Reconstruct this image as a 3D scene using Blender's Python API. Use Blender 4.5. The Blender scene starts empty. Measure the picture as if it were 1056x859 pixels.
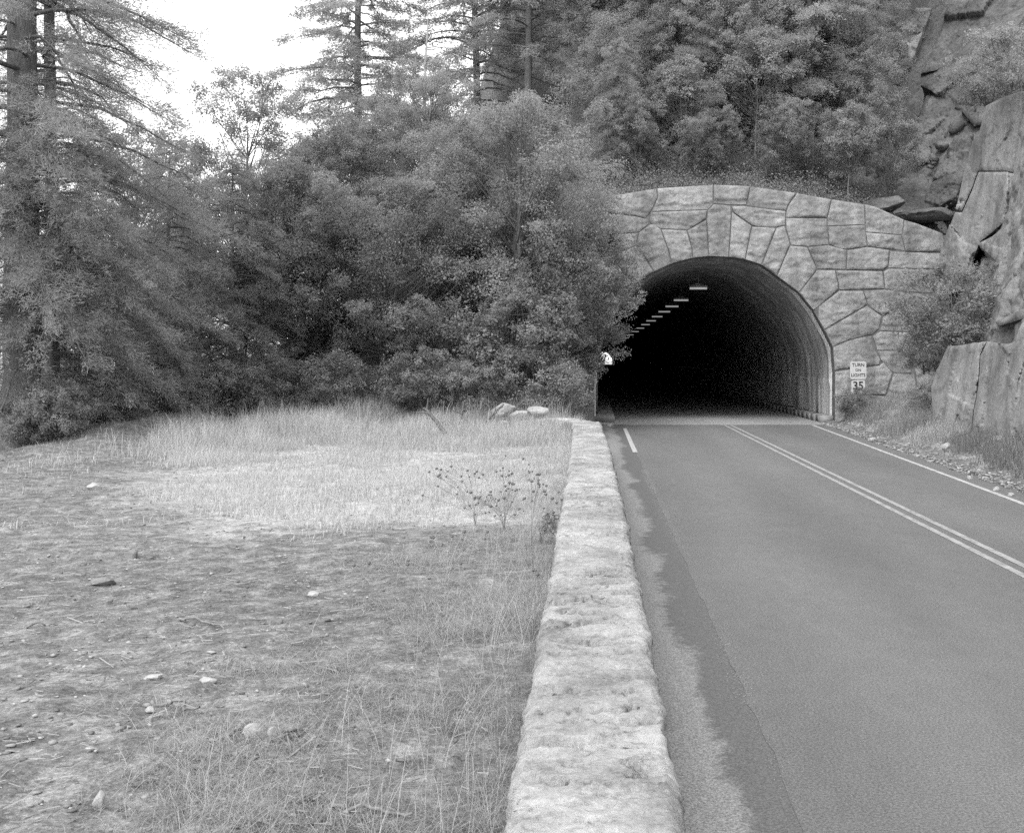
import bpy, bmesh, math, random
import numpy as np
from mathutils import Vector, Matrix
from mathutils.geometry import delaunay_2d_cdt

random.seed(7)
RNG = np.random.default_rng(11)
scene = bpy.context.scene
col = scene.collection
F, VX, VY, CH = 1200.0, 613.0, 371.0, 2.36      # focal length in photo pixels, vanishing point, eye height
YP = 43.6                                        # distance of the tunnel portal


def at(px, py, Y):
    return ((px - VX) * Y / F, Y, CH - (py - VY) * Y / F)


def gx(px, Y):
    return (px - VX) * Y / F


# ------------------------------------------------------------------ numpy noise
def _hash(ix, iy, iz, seed):
    h = (ix * 374761393 + iy * 668265263 + iz * 2147483647 + seed * 974634777) & 0xFFFFFFFF
    h = ((h ^ (h >> 13)) * 1274126177) & 0xFFFFFFFF
    h = (h ^ (h >> 16)) & 0xFFFFFFFF
    return h.astype(np.float64) / 4294967295.0


def vnoise(p, seed=0):
    p = np.asarray(p, float)
    i = np.floor(p).astype(np.int64)
    f = p - i
    f = f * f * (3 - 2 * f)
    r = 0
    for dx in (0, 1):
        wx = f[:, 0] if dx else 1 - f[:, 0]
        for dy in (0, 1):
            wy = f[:, 1] if dy else 1 - f[:, 1]
            for dz in (0, 1):
                wz = f[:, 2] if dz else 1 - f[:, 2]
                r = r + wx * wy * wz * _hash(i[:, 0] + dx, i[:, 1] + dy, i[:, 2] + dz, seed)
    return r * 2 - 1


def fbm(p, octaves=4, seed=0, gain=.5):
    p = np.asarray(p, float)
    a, s, r = 1.0, 1.0, 0
    for o in range(octaves):
        r = r + a * vnoise(p * s + 17.3 * o, seed + o)
        a *= gain
        s *= 2.03
    return r


def facets(p, seeds, amp, tilt, seed=0, groove=.0, gw=.08):
    """Each Voronoi cell gets an offset and a tilted plane: reads as jointed granite."""
    r = np.random.default_rng(seed)
    off = r.uniform(-1, 1, len(seeds)) * amp
    g = r.normal(0, tilt, (len(seeds), 3))
    out = np.empty(len(p))
    for a in range(0, len(p), 20000):
        q = p[a:a + 20000]
        d = np.sqrt(((q[:, None, :] - seeds[None]) ** 2).sum(2))
        k = np.argpartition(d, 1, axis=1)[:, :2]
        d0 = np.take_along_axis(d, k, 1)
        o = d0.argsort(1)
        k0 = np.take_along_axis(k, o, 1)[:, 0]
        ds = np.sort(d0, 1)
        out[a:a + 20000] = off[k0] + ((q - seeds[k0]) * g[k0]).sum(1)
        if groove:
            out[a:a + 20000] -= groove * np.clip(1 - (ds[:, 1] - ds[:, 0]) / gw, 0, 1)
    return out


def sstep(a, b, x):
    t = np.clip((np.asarray(x, float) - a) / (b - a), 0, 1)
    return t * t * (3 - 2 * t)


# ------------------------------------------------------------------ materials
def nodes_of(name, rough=.9):
    m = bpy.data.materials.new(name)
    m.use_nodes = True
    nt = m.node_tree
    b = nt.nodes['Principled BSDF']
    b.inputs['Roughness'].default_value = rough
    b.inputs['Specular IOR Level'].default_value = .25
    return m, nt, b


def N(nt, t, **kw):
    n = nt.nodes.new(t)
    for k, v in kw.items():
        setattr(n, k, v)
    return n


def noise(nt, scale, detail=4, rough=.55, dist=0, stretch=None, co=None):
    n = N(nt, 'ShaderNodeTexNoise')
    n.inputs['Scale'].default_value = scale
    n.inputs['Detail'].default_value = detail
    n.inputs['Roughness'].default_value = rough
    n.inputs['Distortion'].default_value = dist
    if co is None:
        co = N(nt, 'ShaderNodeTexCoord').outputs['Object']
    if stretch:
        mp = N(nt, 'ShaderNodeMapping')
        mp.inputs['Scale'].default_value = stretch
        nt.links.new(co, mp.inputs['Vector'])
        co = mp.outputs['Vector']
    nt.links.new(co, n.inputs['Vector'])
    return n.outputs['Fac']


def ramp(nt, src, stops):
    r = N(nt, 'ShaderNodeValToRGB')
    e = r.color_ramp.elements
    while len(e) < len(stops):
        e.new(.5)
    for i, (p, v) in enumerate(stops):
        e[i].position = p
        e[i].color = (v, v, v, 1)
    nt.links.new(src, r.inputs['Fac'])
    return r.outputs['Color']


def mth(nt, op, a, b=None, clamp=False):
    n = N(nt, 'ShaderNodeMath', operation=op)
    n.use_clamp = clamp
    for i, v in enumerate((a, b)):
        if v is None:
            continue
        if isinstance(v, (int, float)):
            n.inputs[i].default_value = v
        else:
            nt.links.new(v, n.inputs[i])
    return n.outputs[0]


def mix(nt, fac, a, b):
    n = N(nt, 'ShaderNodeMix', data_type='FLOAT')
    for s, v in ((n.inputs[0], fac), (n.inputs[2], a), (n.inputs[3], b)):
        if isinstance(v, (int, float)):
            s.default_value = v
        else:
            nt.links.new(v, s)
    return n.outputs[0]


def bump(nt, b, h, strength=.5, dist=.02):
    n = N(nt, 'ShaderNodeBump')
    n.inputs['Strength'].default_value = strength
    n.inputs['Distance'].default_value = dist
    nt.links.new(h, n.inputs['Height'])
    nt.links.new(n.outputs['Normal'], b.inputs['Normal'])


def gray(nt, b, v):
    c = N(nt, 'ShaderNodeCombineColor')
    for i in range(3):
        if isinstance(v, (int, float)):
            c.inputs[i].default_value = v
        else:
            nt.links.new(v, c.inputs[i])
    nt.links.new(c.outputs[0], b.inputs['Base Color'])


def attr(nt, name):
    return N(nt, 'ShaderNodeAttribute', attribute_name=name).outputs['Fac']


def granite(name, lo, hi, big=.6, fine=28, bstr=.5, bdist=.02, spots=.35, streak=0.0, tone=False):
    m, nt, b = nodes_of(name, .92)
    n1 = noise(nt, big, 6, .6)
    n2 = noise(nt, fine, 5, .7)
    n3 = noise(nt, fine * 6, 2, .6)
    v = mth(nt, 'ADD', mth(nt, 'MULTIPLY', n1, .55), mth(nt, 'ADD', mth(nt, 'MULTIPLY', n2, .3), mth(nt, 'MULTIPLY', n3, .15)))
    c = ramp(nt, v, [(.40, lo), (.5, (lo + hi) / 2), (.60, hi)])
    lich = ramp(nt, noise(nt, big * 5, 7, .7, .4), [(.5, 1), (.68, 1 - spots)])
    c = mth(nt, 'MULTIPLY', c, lich)
    if streak:
        s = ramp(nt, noise(nt, 1.0, 6, .65, .3, (2.2, 2.2, .22)), [(.42, 1), (.65, 1 - streak)])
        c = mth(nt, 'MULTIPLY', c, s)
    if tone:
        c = mth(nt, 'MULTIPLY', c, mix(nt, attr(nt, 'shade'), .87, 1.13))
    gray(nt, b, c)
    bump(nt, b, mth(nt, 'ADD', n2, mth(nt, 'MULTIPLY', n3, .35)), bstr, bdist)
    return m


def plain(name, lo, hi, scale=6, rough=.9, bstr=.3, stretch=None, bdist=.01):
    m, nt, b = nodes_of(name, rough)
    n1 = noise(nt, scale, 5, .65, 0, stretch)
    gray(nt, b, ramp(nt, n1, [(.3, lo), (.7, hi)]))
    bump(nt, b, n1, bstr, bdist)
    return m


def leafmat(name, lo, hi, trans=.35):
    m, nt, b = nodes_of(name, .7)
    a = attr(nt, 'shade')
    v = mix(nt, a, lo, hi)
    gray(nt, b, v)
    b.inputs['Specular IOR Level'].default_value = .3
    t = N(nt, 'ShaderNodeBsdfTranslucent')
    c = N(nt, 'ShaderNodeCombineColor')
    for i in range(3):
        nt.links.new(v, c.inputs[i])
    nt.links.new(c.outputs[0], t.inputs['Color'])
    mx = N(nt, 'ShaderNodeMixShader')
    mx.inputs[0].default_value = trans
    nt.links.new(b.outputs[0], mx.inputs[1])
    nt.links.new(t.outputs[0], mx.inputs[2])
    nt.links.new(mx.outputs[0], nt.nodes['Material Output'].inputs['Surface'])
    return m


M = {}
M['stone'] = granite('portal_granite', .2, .36, .9, 16, .9, .03, .3, .3, True)
M['mortar'] = plain('old_mortar', .09, .17, 9, .95, .4)
M['cliff'] = granite('cliff_granite', .16, .31, .5, 9, .8, .04, .4, .35)
M['slope_rock'] = granite('gully_rock', .07, .17, .6, 8, .9, .06, .5, .3)
M['wallstone'] = granite('parapet_granite', .2, .42, 2.0, 44, 1, .016, .42, 0, True)
M['pale_rock'] = granite('loose_stone', .24, .38, 3, 40, .4, .008, .15)
M['mid_rock'] = granite('weathered_stone', .12, .22, 3, 40, .4, .008, .25)
M['bark'] = plain('bark', .07, .19, 7, .95, .9, (5, 5, .6), .05)
M['palebark'] = plain('pale_bark', .11, .24, 6, .95, .6, (4, 4, .5), .02)
M['deadwood'] = plain('bleached_deadwood', .2, .4, 6, .95, .4, (4, 4, .6))
M['needle'] = leafmat('conifer_needles', .17, .5, .6)
M['leaf'] = leafmat('broad_leaves', .16, .5, .6)
M['leafdark'] = leafmat('dark_leaves', .15, .46, .6)
M['drygrass'] = leafmat('dry_grass', .3, .54, .35)
M['weed'] = leafmat('dry_weed_stems', .14, .4, .35)
M['greenweed'] = leafmat('verge_weeds', .15, .42, .35)
M['metal'] = plain('galvanised_steel', .18, .3, 20, .55, .05)
M['signwhite'] = plain('sign_white_paint', .42, .52, 9, .5, .02)
M['signblack'] = plain('sign_black_paint', .02, .035, 9, .5, .02)
M['curb'] = granite('curb_stone', .15, .27, 2, 30, .4, .01, .25)


def field_material():
    m, nt, b = nodes_of('field_earth', .97)
    st = attr(nt, 'straw')
    n0 = noise(nt, .5, 5, .6)
    n1 = noise(nt, 4.5, 7, .7)
    n2 = noise(nt, 34, 5, .75)
    n3 = noise(nt, 130, 3, .7)
    v = mth(nt, 'ADD', mth(nt, 'MULTIPLY', n1, .4), mth(nt, 'ADD', mth(nt, 'MULTIPLY', n2, .4), mth(nt, 'MULTIPLY', n3, .2)))
    dirt = ramp(nt, v, [(.39, .045), (.47, .115), (.53, .185), (.61, .35)])
    dirt = mth(nt, 'MULTIPLY', dirt, ramp(nt, n0, [(.3, .8), (.7, 1.15)]))
    thatch = ramp(nt, v, [(.40, .22), (.5, .36), (.60, .5)])
    e = mth(nt, 'ADD', st, mth(nt, 'MULTIPLY', mth(nt, 'SUBTRACT', n1, .5), 1.1), True)
    gray(nt, b, mix(nt, e, dirt, thatch))
    bump(nt, b, v, 1, .035)
    return m


def hill_material():
    m, nt, b = nodes_of('forest_floor', .97)
    n1 = noise(nt, 1.1, 7, .7)
    n2 = noise(nt, 12, 6, .75)
    gray(nt, b, ramp(nt, mth(nt, 'ADD', mth(nt, 'MULTIPLY', n1, .5), mth(nt, 'MULTIPLY', n2, .5)), [(.35, .05), (.5, .1), (.68, .2)]))
    bump(nt, b, n2, 1, .1)
    return m


def asphalt_material(name, lo, hi, tracks=True):
    m, nt, b = nodes_of(name, .8)
    co = N(nt, 'ShaderNodeTexCoord').outputs['Object']
    n1 = noise(nt, .35, 4, .6, 0, (1, .25, 1), co)
    n2 = noise(nt, 60, 3, .7, 0, None, co)
    n3 = noise(nt, 260, 2, .7, 0, None, co)
    n4 = noise(nt, 5, 5, .7, 0, (1, .5, 1), co)
    v = mth(nt, 'ADD', mth(nt, 'MULTIPLY', n1, .35), mth(nt, 'ADD', mth(nt, 'MULTIPLY', n2, .3), mth(nt, 'ADD', mth(nt, 'MULTIPLY', n3, .15), mth(nt, 'MULTIPLY', n4, .2))))
    c = ramp(nt, v, [(.42, lo), (.58, hi)])
    c = mth(nt, 'MULTIPLY', c, ramp(nt, n2, [(.4, .74), (.6, 1.26)]))
    pt = noise(nt, .8, 5, .6, .6, (1, .3, 1), co)
    c = mth(nt, 'MULTIPLY', c, ramp(nt, pt, [(.35, .96), (.65, 1.04)]))
    # pale aggregate showing through
    c = mth(nt, 'ADD', c, mth(nt, 'MULTIPLY', ramp(nt, n3, [(.56, 0), (.64, 1)]), .12))
    if tracks:   # wheel paths polished a little paler, an oil-darkened strip between them
        sx = N(nt, 'ShaderNodeSeparateXYZ')
        nt.links.new(co, sx.inputs[0])
        w = mth(nt, 'SINE', mth(nt, 'MULTIPLY', sx.outputs[0], 3.6))
        c = mth(nt, 'MULTIPLY', c, mth(nt, 'ADD', mth(nt, 'MULTIPLY', w, .05), 1.0))
    gray(nt, b, c)
    bump(nt, b, mth(nt, 'ADD', n2, n3), .6, .008)
    return m


def shoulder_material():
    m, nt, b = nodes_of('gutter_asphalt_and_sand', .9)
    co = N(nt, 'ShaderNodeTexCoord').outputs['Object']
    sx = N(nt, 'ShaderNodeSeparateXYZ')
    nt.links.new(co, sx.inputs[0])
    n1 = noise(nt, .9, 6, .65, .5, (1, .6, 1), co)
    n2 = noise(nt, 70, 4, .75, 0, None, co)
    n3 = noise(nt, 9, 5, .7, 0, None, co)
    pos = mth(nt, 'ADD', sx.outputs[0], mth(nt, 'ADD', mth(nt, 'MULTIPLY', mth(nt, 'SUBTRACT', n1, .5), 1.0), mth(nt, 'MULTIPLY', mth(nt, 'SUBTRACT', n3, .5), .34)))
    sand = ramp(nt, pos, [(.30, .3), (.45, 1), (.66, 1), (.78, 0)])
    dark = ramp(nt, n2, [(.4, .068), (.6, .13)])
    pale = ramp(nt, n2, [(.4, .11), (.6, .27)])
    c = mix(nt, sand, dark, pale)
    gray(nt, b, c)
    bump(nt, b, n2, .5, .008)
    return m


def paint_material(name, v0, v1, wear):
    m, nt, b = nodes_of(name, .75)
    n1 = noise(nt, 9, 6, .75, 0, (1, .35, 1))
    n2 = noise(nt, 90, 3, .7)
    f = mth(nt, 'ADD', mth(nt, 'MULTIPLY', n1, .6), mth(nt, 'MULTIPLY', n2, .4))
    gray(nt, b, ramp(nt, f, [(wear, .14), (wear + .09, v0), (.7, v1)]))
    return m


def lining_material():
    m, nt, b = nodes_of('sooty_concrete_lining', .9)
    co = N(nt, 'ShaderNodeTexCoord').outputs['Object']
    sx = N(nt, 'ShaderNodeSeparateXYZ')
    nt.links.new(co, sx.inputs[0])
    n1 = noise(nt, 1.0, 6, .7, .4, (1, 2.4, .25), co)      # water and soot runs down the wall
    n2 = noise(nt, 14, 5, .7, 0, None, co)
    n4 = noise(nt, .35, 4, .6, 0, None, co)
    c = ramp(nt, mth(nt, 'ADD', mth(nt, 'MULTIPLY', n1, .7), mth(nt, 'MULTIPLY', n2, .3)), [(.4, .24), (.5, .45), (.6, .7)])
    soot = ramp(nt, mth(nt, 'ADD', mth(nt, 'MULTIPLY', sx.outputs[2], .125), mth(nt, 'MULTIPLY', mth(nt, 'SUBTRACT', n4, .5), .3)), [(.4, 1), (.85, .45)])
    low = ramp(nt, mth(nt, 'MULTIPLY', sx.outputs[2], .25), [(.405, 1.35), (.415, 1)])   # smoother paler concrete below the ledge
    gray(nt, b, mth(nt, 'MULTIPLY', mth(nt, 'MULTIPLY', c, soot), low))
    bump(nt, b, mth(nt, 'ADD', n1, n2), .5, .03)
    return m


M['field'] = field_material()
M['hill'] = hill_material()
M['asphalt'] = asphalt_material('road_asphalt', .098, .135)
M['tunnelroad'] = asphalt_material('tunnel_concrete_pavement', .18, .3, False)
M['shoulder'] = shoulder_material()
M['white_line'] = paint_material('white_road_paint', .34, .5, .38)
M['yellow_line'] = paint_material('yellow_road_paint', .26, .38, .4)
M['lining'] = lining_material()
M['apron'] = asphalt_material('apron_concrete', .2, .3, False)
M['gravel'] = plain('verge_gravel', .09, .25, 22, .95, .9, None, .03)
m_, nt_, b_ = nodes_of('lamp_diffuser', .4)
gray(nt_, b_, .6)
b_.inputs['Emission Color'].default_value = (1, 1, 1, 1)
b_.inputs['Emission Strength'].default_value = .1
M['lamp'] = m_


# ------------------------------------------------------------------ object helpers
def mesh_np(name, verts, faces, mat, smooth=False, attrs=None):
    """faces: (n,k) int array, or list of such arrays"""
    if not isinstance(faces, list):
        faces = [faces]
    faces = [np.asarray(f, np.int32) for f in faces if len(f)]
    me = bpy.data.meshes.new(name)
    verts = np.asarray(verts, np.float32)
    me.vertices.add(len(verts))
    me.vertices.foreach_set('co', verts.ravel())
    lv = np.concatenate([f.ravel() for f in faces])
    cnt = np.concatenate([np.full(len(f), f.shape[1]) for f in faces])
    st = np.concatenate([[0], np.cumsum(cnt)[:-1]])
    me.loops.add(len(lv))
    me.loops.foreach_set('vertex_index', lv.astype(np.int32))
    me.polygons.add(len(cnt))
    me.polygons.foreach_set('loop_start', st.astype(np.int32))
    if smooth:
        me.polygons.foreach_set('use_smooth', np.ones(len(cnt), bool))
    for k, v in (attrs or {}).items():
        a = me.attributes.new(k, 'FLOAT', 'POINT')
        a.data.foreach_set('value', np.asarray(v, np.float32))
    me.update(calc_edges=True)
    me.validate()
    if mat:
        me.materials.append(mat)
    return me


def put(name, me, parent=None, loc=(0, 0, 0)):
    o = bpy.data.objects.new(name, me)
    col.objects.link(o)
    o.location = loc
    if parent:
        o.parent = parent
    return o


def tag(o, label=None, cat=None, group=None, kind=None):
    if label:
        o['label'] = label
    if cat:
        o['category'] = cat
    if group:
        o['group'] = group
    if kind:
        o['kind'] = kind
    return o


def empty(name, loc, label, cat, group=None, rz=0):
    o = bpy.data.objects.new(name, None)
    col.objects.link(o)
    o.location = loc
    o.rotation_euler.z = rz
    o.empty_display_size = .3
    return tag(o, label, cat, group)


class MB:
    """collects quads/tris into one mesh"""
    def __init__(self):
        self.v, self.q, self.t, self.n, self.at = [], [], [], 0, []

    def add(self, v, q=None, t=None, shade=None):
        v = np.asarray(v, float)
        self.v.append(v)
        if q is not None and len(q):
            self.q.append(np.asarray(q) + self.n)
        if t is not None and len(t):
            self.t.append(np.asarray(t) + self.n)
        self.at.append(np.full(len(v), .5) if shade is None else np.broadcast_to(shade, (len(v),)))
        self.n += len(v)

    def box(self, c, s, rot=None):
        x, y, z = np.array(s) / 2
        v = np.array([(-x, -y, -z), (x, -y, -z), (x, y, -z), (-x, y, -z), (-x, -y, z), (x, -y, z), (x, y, z), (-x, y, z)])
        if rot is not None:
            v = v @ np.array(rot).T
        self.add(v + np.array(c), [(3, 2, 1, 0), (4, 5, 6, 7), (0, 1, 5, 4), (1, 2, 6, 5), (2, 3, 7, 6), (3, 0, 4, 7)])

    def tube(self, pts, rad, k=6):
        pts = np.asarray(pts, float)
        n = len(pts)
        rad = np.broadcast_to(rad, (n,))
        tg = np.gradient(pts, axis=0)
        tg /= np.linalg.norm(tg, axis=1)[:, None] + 1e-9
        ref = np.where(np.abs(tg[:, 2:3]) > .9, np.array([[1., 0, 0]]), np.array([[0, 0, 1.]]))
        a = np.cross(tg, ref)
        a /= np.linalg.norm(a, axis=1)[:, None] + 1e-9
        b = np.cross(tg, a)
        th = np.linspace(0, 2 * np.pi, k, endpoint=False)
        v = pts[:, None] + rad[:, None, None] * (np.cos(th)[None, :, None] * a[:, None] + np.sin(th)[None, :, None] * b[:, None])
        i = np.arange(n - 1)[:, None] * k
        j = np.arange(k)[None]
        q = np.stack([i + j, i + (j + 1) % k, i + k + (j + 1) % k, i + k + j], -1).reshape(-1, 4)
        self.add(v.reshape(-1, 3), q)

    def mesh(self, name, mat, smooth=False):
        f = []
        if self.q:
            f.append(np.concatenate(self.q))
        if self.t:
            f.append(np.concatenate(self.t))
        return mesh_np(name, np.concatenate(self.v), f, mat, smooth, {'shade': np.concatenate(self.at)})


def grid(nx, ny):
    i = np.arange(ny - 1)[:, None] * nx
    j = np.arange(nx - 1)[None]
    return np.stack([i + j, i + j + 1, i + nx + j + 1, i + nx + j], -1).reshape(-1, 4)


def unit(v):
    return v / (np.linalg.norm(v, axis=-1, keepdims=True) + 1e-9)


def leaves(mb, P, Nrm, size, aspect, shade, r, axis=None):
    """folded four-point leaves at P, facing Nrm"""
    n = len(P)
    if axis is None:
        axis = r.normal(0, 1, (n, 3))
    t = unit(axis - (axis * Nrm).sum(1, keepdims=True) * Nrm)
    b = np.cross(Nrm, t)
    s = np.broadcast_to(size, (n,))[:, None]
    w = s * aspect
    v = np.stack([P, P + t * s * .5 + b * w * .5 + Nrm * w * .15, P + t * s, P + t * s * .5 - b * w * .5 + Nrm * w * .15], 1)
    q = np.arange(n * 4).reshape(n, 4)
    mb.add(v.reshape(-1, 3), q, None, np.repeat(np.broadcast_to(shade, (n,)), 4))


# ------------------------------------------------------------------ tree meshes (each: trunk mesh, crown mesh, unit scale in metres)
def broadleaf(seed, H, W, base, n_leaf, leaf=.085, trunk_r=.11, stems=1, clump=.55, n_clump=120, mat='leaf', flat=.8, bark='bark'):
    r = np.random.default_rng(seed)
    tk, cr = MB(), MB()
    # clump centres: uneven ellipsoid filled mostly near its surface
    u = unit(r.normal(0, 1, (n_clump, 3)))
    rad = r.uniform(.3, 1, n_clump) ** .45
    lump = 1 + .28 * fbm(u * 1.7 + seed, 3, seed)
    C = u * (rad * lump)[:, None] * np.array([W / 2, W / 2, (H - base) / 2])
    C[:, 2] += (H + base) / 2
    C[:, 2] = np.maximum(C[:, 2], base * .6 + .15)
    # limbs
    for s in range(stems):
        a = r.uniform(0, 6.28)
        top = np.array([math.cos(a) * W * .12 * (stems > 1), math.sin(a) * W * .12 * (stems > 1), H * .8])
        tt = np.linspace(0, 1, 9)[:, None]
        wob = np.cumsum(r.normal(0, .035 * W * .3, (9, 3)), 0) * np.array([1, 1, .2])
        wob[0] = 0
        bx = np.array([math.cos(a), math.sin(a), 0]) * .12 * (stems > 1)
        pts = bx + (top - bx) * tt + wob
        tk.tube(pts, np.linspace(trunk_r, trunk_r * .18, 9), 8)
        for c in C[s::stems][:70]:
            f = np.clip((c[2] - r.uniform(.12, .35) * H) / top[2], max(.08, base / top[2] * 1.05), .92)
            i = f * 8
            p0 = pts[int(i)] + (pts[min(8, int(i) + 1)] - pts[int(i)]) * (i - int(i))
            mid = (p0 + c) / 2 + r.normal(0, .12, 3) + np.array([0, 0, -.08 * np.linalg.norm(c - p0)])
            q = np.linspace(0, 1, 6)[:, None]
            crv = (1 - q) ** 2 * p0 + 2 * q * (1 - q) * mid + q ** 2 * c
            tk.tube(crv, np.linspace(trunk_r * .3 * (1 - f * .5), .006, 6), 5)
    per = np.maximum(8, (n_leaf / n_clump * r.uniform(.5, 1.5, n_clump)).astype(int))
    idx = np.repeat(np.arange(n_clump), per)
    cs = clump * r.uniform(.6, 1.35, n_clump)
    g = unit(r.normal(0, 1, (len(idx), 3))) * (r.uniform(0, 1, len(idx)) ** .5)[:, None]
    # sub clusters break the clump up
    sub = unit(r.normal(0, 1, (n_clump, 14, 3))) * r.uniform(.35, .95, (n_clump, 14, 1))
    sc = sub[idx, r.integers(0, 14, len(idx))]
    off = (sc + g * .36) * cs[idx][:, None] * np.array([1, 1, flat])
    P = C[idx] + off
    out = unit(P - np.array([0, 0, (H + base) / 2]))
    Nn = unit(r.normal(0, .5, P.shape) + unit(off) * .5 + out * .15 + np.array([0, 0, .45]))
    sh = np.clip(r.uniform(0, 1, n_clump)[idx] * .5 + r.uniform(0, 1, len(idx)) * .5, 0, 1)
    leaves(cr, P, Nn, leaf * r.uniform(.6, 1.3, len(idx)), .55, sh, r)
    return tk.mesh('trunk', M[bark], True), cr.mesh('crown', M[mat])


def conifer(seed, H, z0, L, n_br, droop=.25, trunk_r=.3, tuft=.22, twigs=12, needles=9, power=.75, up=.2, mat='needle', thin=.14, stubs=0, spread=.34):
    r = np.random.default_rng(seed)
    tk, cr = MB(), MB()
    zz = np.linspace(0, H, 16)
    cx = fbm(np.stack([zz * .12, zz * 0, zz * 0 + seed], 1), 2, seed) * .02 * H * (zz / H)
    cy = fbm(np.stack([zz * .12, zz * 0 + 9, zz * 0 + seed], 1), 2, seed) * .02 * H * (zz / H)
    rr = trunk_r * (1 - zz / H) ** .8 + .01
    rr[0] *= 1.25
    tk.tube(np.stack([cx, cy, zz], 1), rr, 10)
    P, A, S = [], [], []
    ang = 0
    for b in range(n_br):
        f = (b + r.uniform(0, 1)) / n_br
        z = z0 + (H - z0) * f ** .95
        ang += 2.4 + r.normal(0, .4)
        l = L * ((1 - f) ** power) * r.uniform(.55, 1.15) + .25
        if f < .12:
            l *= .65 + f * 3
        d = np.array([math.cos(ang), math.sin(ang), 0])
        t = np.linspace(0, 1, 7)
        x0 = np.array([np.interp(z, zz, cx), np.interp(z, zz, cy), z])
        pts = x0 + d * (t * l)[:, None]
        pts[:, 2] += (up * l * t - (droop + up) * l * t ** 2 * (1.3 - .5 * f)) + .12 * l * t ** 4
        pts += np.cumsum(r.normal(0, .02 * l, (7, 3)), 0)
        tk.tube(pts, np.linspace(.012 + .013 * l, .004, 7), 4)
        side = np.array([-d[1], d[0], 0])
        shb = r.uniform(0, 1)
        for k in range(max(3, int(twigs * l / L + 2))):
            tt = r.uniform(.22, 1.0)
            i = tt * 6
            p0 = pts[int(min(5, i))] + (pts[min(6, int(min(5, i)) + 1)] - pts[int(min(5, i))]) * (i - int(min(5, i)))
            sgn = r.choice([-1, 1])
            tl = l * spread * (1.15 - tt * .75) * r.uniform(.5, 1.2) + .12
            td = unit(d * .75 + side * sgn * r.uniform(.2, 1) + np.array([0, 0, r.normal(-.12, .2)]))
            n = int(needles * (.5 + tl))
            s = r.uniform(0, 1, n)
            pp = p0 + td * (s * tl)[:, None] + r.normal(0, .035 + .04 * tl, (n, 3)) - np.array([0, 0, 1]) * (s ** 2 * tl * .22)[:, None]
            P.append(pp)
            A.append(unit(td + r.normal(0, .45, (n, 3)) + np.array([0, 0, -.12])))
            S.append(np.clip(shb * .45 + r.uniform(0, .55, n), 0, 1))
    for b in range(stubs):     # bare dead branches low on the bole
        z = r.uniform(.08 * H, z0 + .25 * (H - z0))
        a = r.uniform(0, 6.28)
        l = r.uniform(.5, 2.2)
        d = np.array([math.cos(a), math.sin(a), r.uniform(-.6, .05)])
        t = np.linspace(0, 1, 6)[:, None]
        tk.tube(np.array([0, 0, z]) + d * t * l + np.cumsum(r.normal(0, .03, (6, 3)), 0), np.linspace(.028, .006, 6), 4)
    P, A, S = np.concatenate(P), np.concatenate(A), np.concatenate(S)
    Nn = unit(r.normal(0, .8, P.shape) + np.array([0, 0, .6]))
    leaves(cr, P, Nn, tuft * r.uniform(.6, 1.3, len(P)), thin, S, r, A)
    return tk.mesh('trunk', M['bark'], True), cr.mesh('crown', M[mat])


# ------------------------------------------------------------------ terrain
def road_right(Y):
    return 7.02 + (np.asarray(Y, float) - 19) * .037 + .5


def z_ground(X, Y):
    X, Y = np.broadcast_arrays(np.asarray(X, float), np.asarray(Y, float))
    P = np.stack([X * 1, Y * 1, 0 * X], -1).reshape(-1, 3)
    lo = fbm(P * .22, 3, 3).reshape(X.shape)
    hi = fbm(P * 1.3, 4, 5).reshape(X.shape)
    field = .45 + .07 * lo + .03 * hi
    berm = .42 * np.exp(-((X + 11.3 + .2 * lo) / 1.0) ** 2) * sstep(22, 29, Y)
    field = field + berm
    edge = -12.2 + .35 * lo
    drop = np.clip(edge - X, 0, None)
    field = field - np.where(drop < 60, .55 * drop, 33 + .01 * (drop - 60)).clip(0, 45) * 1.0
    wall_t = sstep(-.12, .12, X)
    z = field * (1 - wall_t) + (-.04) * wall_t
    rr = road_right(np.clip(Y, -10, 60)) + .1 * lo
    v = X - rr
    verge = np.where(v > 0, .12 * sstep(0, .8, v) + .42 * np.clip(v - .7, 0, 8) + .06 * hi * sstep(.3, 1, v), 0)
    z = np.where(v > 0, -.04 + verge, z)
    # under the hill and the bore
    z = np.where(Y > 44.6, np.minimum(z, -.5), z)
    return z


def z_hill(X, Y):
    X, Y = np.broadcast_arrays(np.asarray(X, float), np.asarray(Y, float))
    P = np.stack([X, Y, 0 * X], -1).reshape(-1, 3)
    lo = fbm(P * .16, 4, 21).reshape(X.shape)
    z0 = 8.75 - .026 * (X - 4.4) ** 2
    z0 = np.where(X > 13, 6.8 + (X - 13) * .35, z0)
    z0 = np.where(X < -2, 7.68, z0)
    dy = Y - 44.6
    main = z0 - .35 + np.where(dy > 0, .62 * dy - .0022 * np.clip(dy, 0, 120) ** 2, 1.2 * dy)
    w = sstep(-17, -3, X)
    left = .35 + w * np.clip(Y - 33.5, 0, None) * .6 - np.clip(-13 - X, 0, 60) * .55 * 1.0
    s = sstep(-6, -1.6, X) * sstep(36, 44, Y)
    far = sstep(60, 140, Y)
    main_l = main * w + (1 - w) * left
    z = left * (1 - s) + main * s
    z = z * (1 - far) + main_l * far
    z = z + lo * .5 * sstep(.5, 5, np.abs(dy) + np.clip(-X, 0, 9))
    z = z + np.clip(X - 12.5, 0, 30) * .35 * sstep(44, 52, Y)
    return z


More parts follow.
